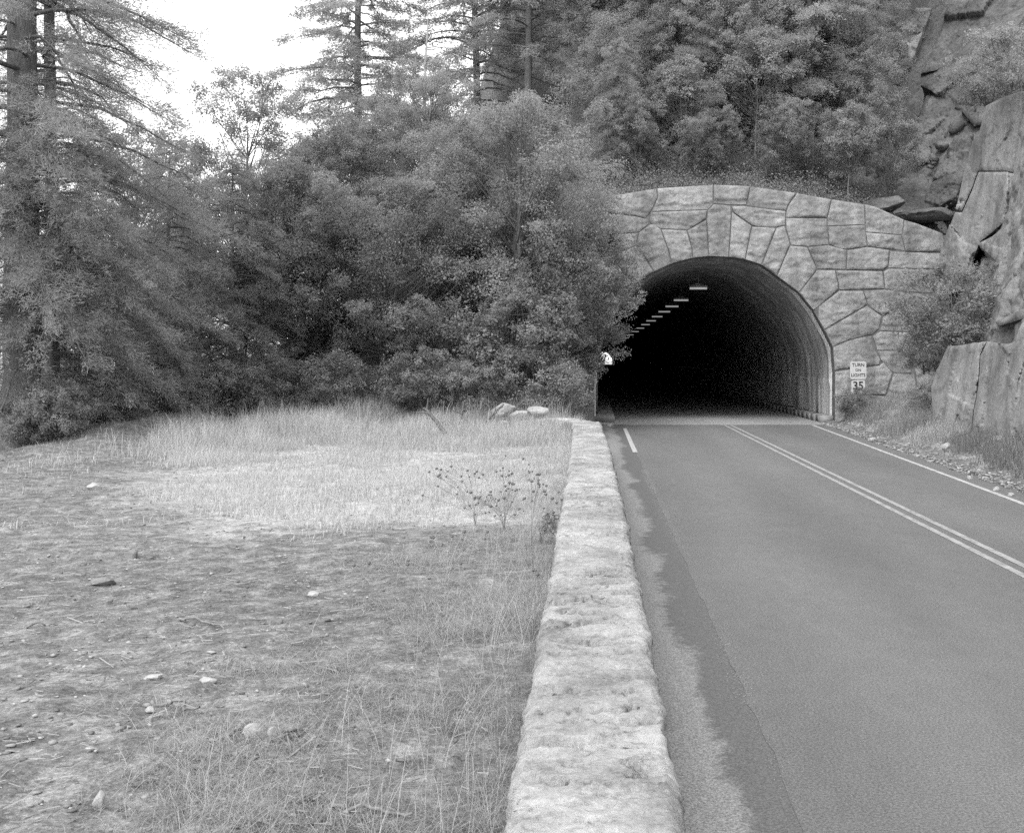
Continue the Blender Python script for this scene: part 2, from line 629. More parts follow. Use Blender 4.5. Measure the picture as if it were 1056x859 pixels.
def ramp_axis(a, b, step, lim, grow=1.35):
    mid = list(np.arange(a, b + 1e-6, step))
    hi, s = [b], step
    while hi[-1] < lim:
        s *= grow
        hi.append(hi[-1] + s)
    lo, s = [a], step
    while lo[-1] > -lim:
        s *= grow
        lo.append(lo[-1] - s)
    return np.array(lo[:0:-1] + mid + hi[1:])


gxs = ramp_axis(-15, 13, .09, 2600)
gys = ramp_axis(1, 45, .11, 2600)
GX, GY = np.meshgrid(gxs, gys)
GZ = z_ground(GX, GY)
near = (GX > -14) & (GX < -.2) & (GY > 1) & (GY < 40)
Pn = np.stack([GX, GY, 0 * GX], -1).reshape(-1, 3)
rough = fbm(Pn * 4.5, 3, 41).reshape(GX.shape)
GZ = GZ + np.where(near, .018 * rough, 0)
lo_ = fbm(Pn * .5, 3, 77).reshape(GX.shape)
# dry grass / thatch: a bright band across the back of the clearing
straw = sstep(12.3, 14.2, GY + lo_ * 1.0 - .12 * np.clip(-GX - 3.5, 0, 9)) * sstep(-7.6, -4.6, GX + lo_ * 1.3 + (GY - 17) * .22) * (1 - sstep(33, 36, GY))
straw = np.where(GX > .1, .0, straw)
bank = np.where(GX - road_right(np.clip(GY, 0, 50)) > .7, .45, 0)
straw = np.maximum(straw, bank)
straw = np.where(GX < -30, .6, straw)
tag(put('ground', mesh_np('ground', np.stack([GX, GY, GZ], -1).reshape(-1, 3), grid(len(gxs), len(gys)), M['field'], True, {'straw': straw.ravel()})), kind='structure')

# hillside above and left of the tunnel
hx = np.arange(-34, 46, .5)
hy = np.concatenate([np.arange(33, 70, .45), np.arange(70, 170, 2.5)])
HX, HY = np.meshgrid(hx, hy)
HZ = z_hill(HX, HY)
hv = np.stack([HX, HY, HZ], -1).reshape(-1, 3)
rock_w = sstep(9.2, 11.5, HX + .6 * fbm(np.stack([HX, HY, 0 * HX], -1).reshape(-1, 3) * .4, 2, 8).reshape(HX.shape)).ravel()
sd = np.random.default_rng(5).uniform((8, 44, 4), (40, 100, 40), (260, 3)) * np.array([1, .8, 1])
fc = facets(hv * np.array([1, .8, 1]), sd, .55, .28, 3, .35, .35)
hv[:, 2] += rock_w * fc
hq = grid(len(hx), len(hy))
cen = hv[hq].mean(1)
keep = ~((cen[:, 1] < 44.7) & (cen[:, 0] > -1.75))
rk = rock_w[hq].mean(1) > .5
tag(put('hillside', mesh_np('hillside', hv, hq[keep & ~rk], M['hill'], True)), kind='structure')
tag(put('rocky_slope', mesh_np('rocky_slope', hv, hq[keep & rk], M['slope_rock'], False)), kind='structure')

# ------------------------------------------------------------------ granite cliff on the right
cy_ = np.concatenate([np.arange(3.0, 20, .25), np.arange(20, 42.3, .085)])
ct = np.linspace(0, 1, 150)
CY, CT = np.meshgrid(cy_, ct)
top = np.interp(CY, [3, 20, 26, 30, 34, 38, 42.3], [14, 14, 13.2, 10.8, 10.2, 11.2, 11.8])
CZ = .1 + CT * top
CX = 8.75 + (CY - 24) * .155 + (CZ - .8) * .235
# lower ledge: a boulder-like bulge with a recess above it
bul = .7 * np.clip(1.25 - np.abs(CZ - 1.9) / 1.9, 0, 1) * sstep(40, 33, CY) * sstep(18, 27, CY)
rec = .6 * np.clip(1.1 - np.abs(CZ - 4.2 - (30 - CY) * .12) / .5, 0, 1) * sstep(24, 29, CY) * sstep(40, 36, CY)
CX = CX + 1.1 * sstep(18, 24, CY)
P = np.stack([CX, CY, CZ], -1).reshape(-1, 3)
r_ = np.random.default_rng(9)
skew = np.array([[1, 0, 0], [0, .42, .18], [0, -.28, .5]])       # joints dip towards the road
sd = r_.uniform((7, 0, -3), (15, 46, 18), (75, 3)) @ skew.T
d1 = facets(P @ skew.T, sd, .24, .14, 4, .2, .05)
sd2 = r_.uniform((7, 0, -3), (15, 46, 18), (420, 3)) @ skew.T
d2 = facets(P @ skew.T, sd2, .06, .1, 6, .05, .03)
d3 = fbm(P * 2.2, 5, 31) * .03
fade = (1 - .0 * CT.ravel())
disp = (d1 * (1 - .82 * sstep(30, 34, P[:, 1]) * sstep(4, 5.5, P[:, 2])) + d2 + d3 + .05 * np.round(fbm(P * np.array([.8, .5, .9]) + 3, 3, 61) * 2.2))
P[:, 0] -= disp * fade
P[:, 2] += disp * .12
# the far edge and the top fold back into the hill
back = sstep(41.4, 42.3, P[:, 1])
P[:, 0] += back * .25
nxc = len(cy_)
extra_v, extra_q = [], []
# end face: continue the last column to the right, top: continue the last row to the right
end = P.reshape(len(ct), nxc, 3)
e_cols = [end[:, -1] + np.array([dx, .5 + dx * .12, 0]) + np.stack([0 * ct, .3 * fbm(np.stack([ct * 5, ct * 0 + dx, ct * 0], 1), 3, 2), 0 * ct], 1) for dx in (.5, 1.2, 2.2, 3.6, 6)]
full = np.concatenate([end] + [c[:, None] for c in e_cols], 1)
t_rows = []
for k, dx in enumerate((.35, .9, 1.8, 3.2, 5.5, 9)):
    row = full[-1].copy()
    row[:, 0] += dx
    row[:, 2] += .18 * dx + .35 * fbm(row * .7 + dx, 3, 14)
    t_rows.append(row)
full = np.concatenate([full] + [t[None] for t in t_rows], 0)
tag(put('cliff', mesh_np('cliff', full.reshape(-1, 3), grid(full.shape[1], full.shape[0])[:, ::-1], M['cliff'], False)), kind='structure')

def fill(poly, step, r):
    """triangulate a polygon with interior points; returns pts (n,2), tris, boundary count"""
    poly = np.asarray(poly)
    bd = []
    for a, b in zip(poly, np.roll(poly, -1, 0)):
        k = max(1, int(np.linalg.norm(b - a) / step))
        for i in range(k):
            bd.append(a + (b - a) * i / k)
    bd = np.array(bd)
    mn, mx = bd.min(0), bd.max(0)
    g = np.stack(np.meshgrid(np.arange(mn[0], mx[0], step), np.arange(mn[1], mx[1], step)), -1).reshape(-1, 2)
    g = g + r.uniform(-.3, .3, g.shape) * step
    ins = np.zeros(len(g), bool)
    for a, b in zip(bd, np.roll(bd, -1, 0)):
        c = ((a[1] > g[:, 1]) != (b[1] > g[:, 1]))
        with np.errstate(divide='ignore', invalid='ignore'):
            xi = (b[0] - a[0]) * (g[:, 1] - a[1]) / (b[1] - a[1]) + a[0]
        ins ^= c & (g[:, 0] < xi)
    d = edge_dist(g, bd)
    g = g[ins & (d > step * .45)]
    pts = np.concatenate([bd, g])
    res = delaunay_2d_cdt([Vector(p) for p in pts], [], [list(range(len(bd)))], 1, 1e-6)
    v = np.array([tuple(p) for p in res[0]])
    tr = np.array([f for f in res[2] if len(f) == 3])
    return v, tr, bd


def edge_dist(g, bd):
    d = np.full(len(g), 1e9)
    for a, b in zip(bd, np.roll(bd, -1, 0)):
        ab = b - a
        t = np.clip(((g - a) @ ab) / (ab @ ab + 1e-12), 0, 1)
        d = np.minimum(d, np.linalg.norm(g - (a + t[:, None] * ab), axis=1))
    return d


# jointed slabs of the cliff: each a thick block with its own tilted face
def slab(name, poly, y0, xref, dydx, lean, thick, seed, mat, kind=None, step=1.5, rough=1.0, px_back=.35):
    r = np.random.default_rng(seed)
    v, tr, bd = fill(np.array(poly, float), step, r)
    dpx = edge_dist(v, bd)
    Y = y0 + (v[:, 0] - xref) * dydx + (VY - v[:, 1]) * lean
    if y0 is not None and y0 < 0:        # stands out of the hillside by -y0 metres
        Y = np.full(len(v), 46.0)
        for t_ in range(220):
            zr = CH - (v[:, 1] - VY) * Y / F
            Y = np.where(z_hill((v[:, 0] - VX) * Y / F, Y) < zr, Y + .12, Y)
        Y = Y.mean() * .35 + Y * .65 + y0
    k = Y / F
    V = np.stack([(v[:, 0] - VX) * k, Y, CH - (v[:, 1] - VY) * k], 1)
    sk = np.array([[.8, 0, .25], [0, 1, 0], [-.35, 0, .7]])
    q = V @ sk.T
    lo_, hi_ = q.min(0) - 1, q.max(0) + 1
    nseed = max(6, int(np.prod((hi_ - lo_)[[0, 2]]) * .55))
    sds = r.uniform(lo_, hi_, (nseed, 3))
    fc = facets(q, sds, .10 * rough, .1 * rough, seed, .07 * rough, .03)
    sds2 = r.uniform(lo_, hi_, (nseed * 7, 3))
    fc += facets(q, sds2, .03 * rough, .07 * rough, seed + 1, .03 * rough, .02)
    d = fc + .03 * fbm(V * 3, 4, seed) * rough + .008 * np.round(2 * fbm(V * np.array([2.5, 2.5, 1.2]), 3, seed + 5)) * rough
    e = np.clip(1 - dpx * k / .12, 0, 1) ** 2 * .12
    V[:, 1] += -d + e
    V[:, 0] += d * -.35 * 1 + e * .2
    a = v[tr]
    area = (a[:, 1, 0] - a[:, 0, 0]) * (a[:, 2, 1] - a[:, 0, 1]) - (a[:, 1, 1] - a[:, 0, 1]) * (a[:, 2, 0] - a[:, 0, 0])
    tr = np.where((area < 0)[:, None], tr, tr[:, ::-1])
    mb = MB()
    mb.add(V, None, tr)
    fi = [int(np.argmin(((v - b) ** 2).sum(1))) for b in bd]
    rows = [V[fi]]
    for t in (.12, .3, .6, 1.0):
        w = V[fi] + np.array([px_back, 1, 0]) * thick * t
        w = w + .05 * np.stack([fbm(w * 2, 3, seed + 9), 0 * w[:, 0], fbm(w * 2 + 7, 3, seed + 9)], 1)
        rows.append(w)
    n = len(bd)
    W = np.concatenate(rows)
    i = np.arange(n)
    j = (i + 1) % n
    mb.add(W, np.concatenate([np.stack([i + n * m, j + n * m, j + n * (m + 1), i + n * (m + 1)], 1) for m in range(4)]))
    return put(name, mb.mesh(name, M[mat]))


for k_, (poly, y0, xr, dx, ln_, th, mt, rg_) in enumerate([
    ([(1017, 109), (1010, 137), (1003, 145), (995, 175), (986, 216), (992, 217), (1002, 195), (1009, 175.5), (1022, 175), (1040, 176.5), (1090, 184), (1140, 192), (1140, 62), (1070, 88), (1035, 100)], 39.6, 1000, -.06, .008, 5, 'cliff', .6),
    ([(985, 217.6), (992.4, 218), (1002.5, 196), (1009.5, 176.3), (1040, 177.2), (1090, 185), (1098, 192), (1055, 214.5), (1011, 249), (1003, 268), (998, 300), (966, 300), (970, 262), (976, 242)], 39.2, 1000, -.06, .008, 5, 'cliff', .8),
    ([(1009, 251), (1024, 243), (1056.5, 216), (1100, 192.6), (1145, 180), (1145, 316), (1060, 318), (1036, 300), (1028, 270)], 37.0, 1027, -.06, .008, 5, 'cliff', .6),
    ([(985, 225), (1060, 190), (1145, 190), (1145, 310), (985, 310)], 41.5, 1027, -.06, .008, 3, 'cliff', .6),
    ([(1028, 331), (1056, 318.5), (1145, 292), (1145, 322), (1058, 328), (1031, 336)], 33.2, 1030, -.06, 0, 4, 'cliff', .5),
    ([(995, 300), (1026, 290), (1060, 320), (1145, 310), (1145, 352), (1010, 362), (985, 362), (975, 340)], 36.0, 1030, -.06, .004, 4, 'cliff', 1.0),
    ([(978, 357), (992, 356), (1018, 352), (1011, 366), (1009, 400), (1004, 425), (1001, 470), (985, 465), (964, 450), (961, 400), (966, 384)], 33.6, 965, -.072, .012, 4, 'cliff', .8),
    ([(1018.6, 352.6), (1040, 355), (1060, 349), (1145, 332), (1145, 560), (1060, 540), (1030, 500), (1001.6, 471), (1004.6, 425), (1009.6, 400), (1011.6, 366)], 33.4, 965, -.072, .012, 4, 'cliff', .8),
    ([(955, 98), (962, 93), (978, 102), (981, 125), (973, 150), (959, 165), (943, 171), (945, 140), (950, 115)], -.9, 960, -.03, .02, 3, 'slope_rock', 1.4),
    ([(931, 22), (945, 8), (961, 10), (953, 32), (944, 58), (932, 74), (922, 80), (930, 50)], -1.0, 940, -.03, .02, 3, 'cliff', 1.2),
    ([(966, 73), (985, 60), (1010, 48), (1030, 36), (1056, 20), (1150, -30), (1150, -110), (1010, -110), (985, -10), (974, 18), (963, 48), (950, 76)], -1.3, 1000, -.04, .02, 3, 'slope_rock', 1.1),
    ([(950, 88), (985, 64), (1020, 50), (1056, 30), (1150, -10), (1150, 90), (1060, 97), (1035, 106), (1022, 125), (1005, 130), (990, 112)], -.8, 1000, -.04, .02, 3, 'slope_rock', 1.3),
    ([(985, 140), (1004, 138), (998, 170), (986, 205), (968, 214), (950, 214), (962, 185)], -.7, 980, -.03, .02, 2, 'slope_rock', 1.3),
]):
    tag(slab('cliff_slab', poly, y0, xr, dx, ln_, th, 900 + k_ * 7, mt, None, 1.5, rg_), kind='structure')

# ------------------------------------------------------------------ road
def strip(name, x0, x1, ys, z, mat, nx=2):
    ys = np.asarray(ys, float)
    t = np.linspace(0, 1, nx)
    a = x0(ys) if callable(x0) else np.full(len(ys), x0)
    b = x1(ys) if callable(x1) else np.full(len(ys), x1)
    X = a[:, None] + (b - a)[:, None] * t
    v = np.stack([X, np.repeat(ys[:, None], nx, 1), np.full_like(X, z)], -1).reshape(-1, 3)
    return mesh_np(name, v, grid(nx, len(ys)), mat)


ys = np.arange(-30, 42.41, .2)
def ragged(y):
    return road_right(y) + .12 * fbm(np.stack([y * 1.4, y * 0, y * 0], 1), 4, 12)
def lane_edge(y):
    return 1.06 + .018 * fbm(np.stack([y * 3, y * 0, y * 0], 1), 4, 15) + np.where(y < 28, .0, 0)
tag(put('road', strip('road', lane_edge, ragged, ys, 0, M['asphalt'])), kind='structure')
tag(put('road_shoulder', strip('road_shoulder', .12, 1.125, ys, -.004, M['shoulder'])), kind='structure')
tag(put('tunnel_road', strip('tunnel_road', -.35, 9.25, np.concatenate([[42.3], np.arange(44, 120, 2), [200, 400, 660]]), -.004, M['tunnelroad'])), kind='structure')
tag(put('concrete_apron', strip('concrete_apron', .1, 8.6, [42.2, 43, 44, 45.1], .002, M['apron'])), kind='structure')
tag(put('left_edge_line', strip('left_edge_line', .98, 1.10, np.arange(29.6, 40.2, .4), .005, M['white_line'])), kind='structure')
yl = np.arange(-30, 42.2, .4)
tag(put('right_edge_line', strip('right_edge_line', lambda y: 7.02 + (y - 19) * .037 - .055, lambda y: 7.02 + (y - 19) * .037 + .055, yl, .005, M['white_line'])), kind='structure')
ln = mesh_np('center_line', *(lambda a, b: (np.concatenate([a[0], b[0]]), np.concatenate([a[1], b[1] + len(a[0])])))(*[
    (np.stack([np.stack([np.full(len(yl), x), yl, np.full(len(yl), .005)], 1), np.stack([np.full(len(yl), x + .1), yl, np.full(len(yl), .005)], 1)], 1).reshape(-1, 3), grid(2, len(yl)))
    for x in (4.64, 4.87)]), M['yellow_line'])
tag(put('double_center_line', ln), kind='structure')
# crumbled pale seam where the lane overlay ends
sm = MB()
r_ = np.random.default_rng(77)
n = 7000
yy = 3 + 22 * r_.uniform(0, 1, n) ** 1.2
xx = 1.06 + r_.normal(0, .045, n) + np.where(r_.uniform(0, 1, n) < .1, r_.uniform(-.35, .12, n), 0)
s = (.0012 + .004 * r_.uniform(0, 1, n) ** 2.5) * np.clip(.9 + .6 * fbm(np.stack([yy * .8, 0 * yy, 0 * yy], 1), 3, 5), .05, 1.4)
o8 = np.array([(1, 0, 0), (0, 1, 0), (-1, 0, 0), (0, -1, 0), (0, 0, 1)], float)
v = np.stack([xx, yy, np.full(n, .001)], 1)[:, None] + o8[None] * s[:, None, None] * r_.uniform(.6, 1.4, (n, 5, 1))
tq = np.array([(0, 1, 4), (1, 2, 4), (2, 3, 4), (3, 0, 4)])
sm.add(v.reshape(-1, 3), None, (np.arange(n)[:, None, None] * 5 + tq).reshape(-1, 3))
tag(put('road_grit', sm.mesh('road_grit', M['curb'])), 'pale grit crumbled along the left edge of the road lane', 'gravel', kind='stuff')

# ------------------------------------------------------------------ tunnel portal (outlines in photo pixels on the portal plane)
arch_px = [(613, 446), (613, 380), (618, 351), (629, 326), (642, 306), (654, 294), (674, 280.5), (692, 272.5), (714, 266.5), (731, 264.3), (751, 265), (768, 267.5), (785, 273),
           (801, 284.5), (824, 301.5), (839, 320), (850, 340), (859, 358), (861, 384), (861, 446)]
top_px = [(990, 446), (990, 255), (972, 241), (932, 226), (903, 213.5), (891, 210.5), (857, 205.5), (821, 199), (773, 192), (736, 190.5), (677, 194.5), (645, 200), (618, 204), (555, 212), (555, 446)]
stones_px = [
    [(606, 206), (618, 204), (645, 200), (677, 194.5), (677.5, 204), (671, 218), (665, 225), (655, 222), (622, 218.5), (606, 218)],
    [(678, 194.5), (735, 190.8), (735, 211), (730, 216), (672.5, 218), (678.5, 204)],
    [(671, 219), (729, 217), (727.5, 226), (709, 237), (681, 235.5), (672, 231), (670, 228)],
    [(606, 219.5), (622, 219.8), (655, 223.3), (668, 226.5), (669, 230.5), (659, 239), (622, 242), (606, 242)],
    [(621, 243.5), (658, 240.5), (656, 252), (650, 256), (630, 262.5), (606, 262), (606, 243.5)],
    [(659, 240), (671, 231.5), (674, 231.5), (681, 236.3), (689, 259), (692, 272), (675, 279.5), (657, 252.5)],
    [(682, 236.6), (708, 238), (713, 256), (714, 266), (693, 271.7), (690, 259)],
    [(709, 238), (728, 227), (730.5, 262.5), (731, 264), (715, 266), (714, 256)],
    [(730, 217), (736, 211), (753, 212.5), (754, 218), (753, 235), (751, 265), (731.6, 264), (729, 227)],
    [(755, 219), (775, 233), (773, 241), (768, 267.3), (752, 265), (753.6, 240)],
    [(736.5, 190.8), (773, 192.3), (769.5, 211), (752, 211), (736, 209.6)],
    [(774, 192.5), (821, 199.2), (812.5, 211), (810.5, 217), (792, 215.3), (770.3, 212)],
    [(754.5, 213), (770, 213), (792, 216), (810, 218), (809.5, 232), (800, 234.3), (785, 234), (776, 232.5), (757, 219)],
    [(776, 234), (800, 235), (785, 272.5), (769, 267.5), (774, 242)],
    [(801, 235), (809, 233), (814.5, 252), (801, 284), (786, 273.5)],
    [(822, 199.5), (857, 205.8), (852.5, 224.5), (810.5, 224), (811.5, 217), (813.5, 211.5)],
    [(810.5, 225), (852.5, 225.3), (854, 252), (832, 254), (816, 252.5), (811, 236)],
    [(858, 206), (891, 210.8), (892, 231.3), (853.5, 232.8), (853.5, 225)],
    [(854, 234), (892, 232.3), (894, 253.8), (876, 257), (866, 256), (855, 252)],
    [(892, 211), (903, 213.8), (932, 226.5), (930, 242), (893, 239)],
    [(893, 240), (929.5, 243), (933, 258.3), (895, 254)],
    [(933, 227), (945, 230.5), (972, 241), (977, 260.3), (934, 259), (930.8, 244)],
    [(815, 253.6), (832, 255), (842, 277), (840, 281), (824, 301), (812, 292), (801.6, 284.6)],
    [(833.5, 255.5), (854, 253), (873, 258), (872, 277.6), (843, 277)],
    [(874, 258.2), (894, 255), (917, 258), (915.5, 274), (910, 278.5), (873, 278)],
    [(918, 259), (934, 260.2), (989, 261.5), (989, 277), (948, 277.3), (916.5, 276)],
    [(842.5, 279), (861, 279), (865, 298), (845, 315), (839, 319.6), (825, 302)],
    [(862, 279), (910, 279.8), (912, 297.5), (866, 298.7)],
    [(911.3, 280), (917, 277.3), (989, 278.5), (989, 303), (940, 301), (913, 298)],
    [(865.5, 300), (890, 300.3), (894, 314), (850.6, 339), (844, 329), (844.5, 316.5)],
    [(891, 300), (912, 298.8), (940, 302), (962, 305), (945, 315), (927, 317), (910, 325), (903, 320.5), (895, 313.5)],
    [(894, 315.5), (909, 326), (906, 339), (900, 344.5), (875, 350), (859, 357), (851, 341)],
    [(911, 327), (930, 320), (950, 317), (943, 342), (908, 341)],
    [(859.5, 358), (880, 350), (898, 346.5), (900, 357), (908, 371), (906, 376), (866, 380.3), (860.8, 382)],
    [(900, 346.8), (908, 342), (936, 343), (930, 361), (905, 361)],
    [(905.5, 362), (929, 362), (940, 373), (940, 384.5), (926, 385), (920, 383), (909, 371.8)],
    [(861.3, 383.5), (907, 377.2), (911, 374), (920.5, 384.2), (913, 407), (886, 405.8), (861.3, 409)],
    [(922, 385), (943, 386), (946, 409), (914.5, 409)],
    [(861.3, 410), (886, 407), (913, 408.5), (930, 411), (930, 446), (861.3, 446)],
    [(944, 343), (965, 306), (989, 304.5), (989, 346), (937.5, 344)],
    [(937, 345), (989, 347), (989, 400), (947, 400), (942, 372), (931, 361)],
    [(931, 411), (947, 410), (946, 401), (989, 401), (989, 446), (931, 446)],
    [(655.5, 254), (673.5, 280), (654.5, 293.3), (631, 264)],
    [(629.5, 265), (653.5, 294), (642.5, 305.4), (611, 286), (606, 264)],
    [(609.5, 287), (641.6, 306.3), (629.5, 325), (597, 312)],
    [(596.5, 313.5), (628.6, 326.5), (618.5, 350.5), (589, 341)],
    [(588.5, 342.5), (618, 351.8), (613.3, 379), (586, 378.5)],
    [(586, 380), (613.5, 380.3), (613, 402.5), (585.5, 403)],
    [(585.5, 404.3), (612.7, 404), (613, 446), (585.5, 446)],
    [(555.5, 212.2), (605, 206), (605, 237), (555.5, 239)],
    [(555.5, 240.5), (605, 239), (605, 264), (608, 286), (555.5, 287)],
    [(555.5, 288.5), (607, 288), (595, 312), (588, 340), (555.5, 341)],
    [(555.5, 342.5), (587, 343), (585, 378), (584.3, 446), (555.5, 446)],
]


def px2xz(p):
    return np.array([(p[0] - VX) * YP / F, CH - (p[1] - VY) * YP / F])


def extrude_fill(mb, poly, step, yfun, yback, r, shade=.5):
    v, tr, bd = fill(poly, step, r)
    d = edge_dist(v, bd)
    y = yfun(v, d)
    V = np.stack([v[:, 0], y, v[:, 1]], 1)
    a = v[tr]
    area = (a[:, 1, 0] - a[:, 0, 0]) * (a[:, 2, 1] - a[:, 0, 1]) - (a[:, 1, 1] - a[:, 0, 1]) * (a[:, 2, 0] - a[:, 0, 0])
    tr = np.where((area > 0)[:, None], tr, tr[:, ::-1])
    mb.add(V, None, tr, shade)
    # rim back to yback
    fi = [int(np.argmin(((v - b) ** 2).sum(1))) for b in bd]
    f = V[fi]
    bk = f.copy()
    bk[:, 1] = yback
    n = len(f)
    i = np.arange(n)
    j = (i + 1) % n
    mb.add(np.concatenate([f, bk]), np.stack([i, i + n, j + n, j], 1), None, shade)


portal = empty('tunnel_portal', (4.4, YP, 0), 'rough granite block masonry portal round the mouth of the road tunnel', 'tunnel portal')
mb = MB()
r_ = np.random.default_rng(2)
ctr = np.array([4.4, YP, 0])
for si, pp in enumerate(stones_px):
    poly = np.array([px2xz(p) for p in pp])
    c = poly.mean(0)
    # pull every edge in a little for the joint
    poly = c + (poly - c) * (1 - .004 / np.maximum(.3, np.linalg.norm(poly - c, axis=1)))[:, None]
    amp = r_.uniform(.02, .05)
    tl = r_.normal(0, .018, 2)
    dirx = r_.uniform(-1, 1)

    def yf(v, d, si=si, amp=amp, tl=tl, c=c, poly=poly):
        p3 = np.stack([v[:, 0], v[:, 1], np.full(len(v), si * 3.1)], 1)
        e = np.clip((d + .012 * fbm(p3 * 9, 2, 15)) / .03, .25, 1) ** .5
        low = np.clip((poly[:, 1].max() - v[:, 1]) / (np.ptp(poly[:, 1]) + .01), 0, 1)
        rid = np.abs(fbm(p3 * np.array([1.1, 2.6, 1]), 4, 3))
        step_ = .05 * sstep(.70, .78, low + .12 * fbm(p3 * 1.6, 3, 8)) * (si % 3 != 0)
        return YP + .03 - e * np.maximum(amp + .06 * rid + .016 * fbm(p3 * 5, 3, 5) + .016 * fbm(p3 * 13, 3, 6) + (v - c) @ tl - step_ * .9, .006)
    extrude_fill(mb, poly, .05, yf, YP + .3, r_, r_.uniform(0, 1))
me = mb.mesh('granite_blocks', M['stone'])
me.transform(Matrix.Translation(-Vector(ctr)))
put('granite_blocks', me, portal)
mb = MB()
outl = [px2xz(p) for p in top_px]
outl = [o - np.array([0, .03]) if i not in (0, len(outl) - 1) else o for i, o in enumerate(outl)]
outl += [px2xz(p) for p in arch_px]
cx0 = px2xz((737, 400))
extrude_fill(mb, outl, .25, lambda v, d: YP + .045 + .008 * fbm(np.stack([v[:, 0] * 3, v[:, 1] * 3, 0 * v[:, 0]], 1), 3, 4), YP + 1.3, r_)
me = mb.mesh('mortar_wall', M['mortar'])
me.transform(Matrix.Translation(-Vector(ctr)))
put('mortar_wall', me, portal)

# tunnel bore
ap = np.array([px2xz(p) for p in arch_px])
ap[0, 1] = ap[-1, 1] = -.3
d = np.concatenate([[0], np.cumsum(np.linalg.norm(np.diff(ap, axis=0), axis=1))])
s_ = np.linspace(0, d[-1], 91)
prof = np.stack([np.interp(s_, d, ap[:, 0]), np.interp(s_, d, ap[:, 1])], 1)
for k in range(6):
    prof[1:-1] = (prof[:-2] + 2 * prof[1:-1] + prof[2:]) / 4
cc = np.array([4.45, 1.6])
inw = unit(np.stack([cc[0] - prof[:, 0], np.clip(cc[1] - prof[:, 1], None, 0)], 1))
prof = prof + inw * .05
ys = np.concatenate([np.arange(44.0, 75, .16), np.arange(75, 130, .8), np.arange(130, 590, 10), [590]])
Yg = np.repeat(ys[:, None], len(prof), 1)
Pg = np.repeat(prof[None], len(ys), 0)
q3 = np.stack([Pg[..., 0], Yg, Pg[..., 1]], -1).reshape(-1, 3)
ph = Yg * 2 * math.pi / 1.55
rg = .10 * np.abs(np.sin(ph / 2 + .5 * fbm(q3 * .2, 2, 2).reshape(Yg.shape))) ** .7 * sstep(1.45, 1.6, Pg[..., 1])   # shallow formwork rings above the wainscot
rg = rg + .035 * fbm(q3 * np.array([.8, 2, .8]), 3, 6).reshape(Yg.shape) * sstep(1.5, 1.9, Pg[..., 1])
band = np.where((Pg[..., 1] > 1.62) & (Pg[..., 1] < 1.74), .05, 0)
# a shallow ledge where the wainscot ends
led = .06 * sstep(1.62, 1.72, Pg[..., 1])
offs = rg * 1 - 0
Pg = Pg + (inw[None] * (offs - led)[..., None])
Pg[0] -= inw * .45
Pg[:1, :, 1] = np.where(prof[:, 1] < 1.6, prof[:, 1], Pg[0, :, 1])[None]
Pg[0, :, 0] = np.where(prof[:, 1] < 1.6, prof[:, 0] + np.sign(prof[:, 0] - 4.45) * .45, Pg[0, :, 0])
tun = empty('tunnel', (4.4, 44, 0), 'long dark road tunnel bore with ringed sooty concrete lining', 'tunnel')
lv = np.stack([Pg[..., 0], Yg, Pg[..., 1]], -1).reshape(-1, 3) - np.array([4.4, 44, 0])
put('lining', mesh_np('lining', lv, grid(len(prof), len(ys)), M['lining'], True), tun)
# wainscot joints: dark recess line along the ledge and upright grooves
mb = MB()
for xs, sg in ((px2xz((861, 400))[0] - .055, -1), (px2xz((613, 400))[0] + .055, 1)):
    mb.box((xs - 4.4 + sg * .012, 60, 1.66), (.17, 32.2 * 2 - .6, .06))
    for yj in np.arange(46.6, 92, 4.6):
        mb.box((xs - 4.4 + sg * .005, yj - 44, .93), (.15, .05, 1.4))
mb2 = mb.mesh('wall_joint', M['mortar'])
put('wall_joint', mb2, tun)
r_ = np.random.default_rng(4)
for side, xa, xb in ((1, 8.5, 8.98), (-1, -.05, .75)):
    mb = MB()
    y = 43.75
    while y < 120:
        l = 1.0 if y < 80 else 8
        h = .24 + r_.uniform(-.02, .02)
        mb.box(((xa + xb) / 2 - 4.4 + r_.uniform(-.015, .015), y + l / 2 - 44, h / 2 - .03), (xb - xa, l - .035, h + .06))
        y += l
    put('curb', mb.mesh('curb', M['curb']), tun)

# lamps hung along the crown of the bore
def lamp_parts():
    h = MB()
    h.box((0, 0, .07), (.74, .22, .10))
    h.box((0, 0, .15), (.3, .16, .06))
    g = MB()
    g.box((0, 0, .46), (.03, .03, .58))
    dd = MB()
    dd.box((0, 0, -.02), (.70, .19, .075))
    return [('housing', h.mesh('housing', M['metal'])), ('hanger', g.mesh('hanger', M['metal'])), ('diffuser', dd.mesh('diffuser', M['lamp']))]


lp = lamp_parts()
lamp_y = [47.7, 57.2, 63.9, 70.9, 79, 87.5, 97, 108, 121, 137, 156, 180, 212]
names = ['nearest and largest tunnel lamp hanging just inside the mouth'] + ['tunnel lamp second in from the mouth', 'tunnel lamp third in from the mouth', 'tunnel lamp fourth in from the mouth'] 
for i, y in enumerate(lamp_y):
    lab = names[i] if i < 4 else 'small tunnel lamp deep in the dark end of the receding row'
    o = empty('tunnel_lamp', (4.26, y, 5.3), lab, 'lamp', 'lamps along the tunnel crown')
    for nme, me in lp:
        put(nme, me, o)

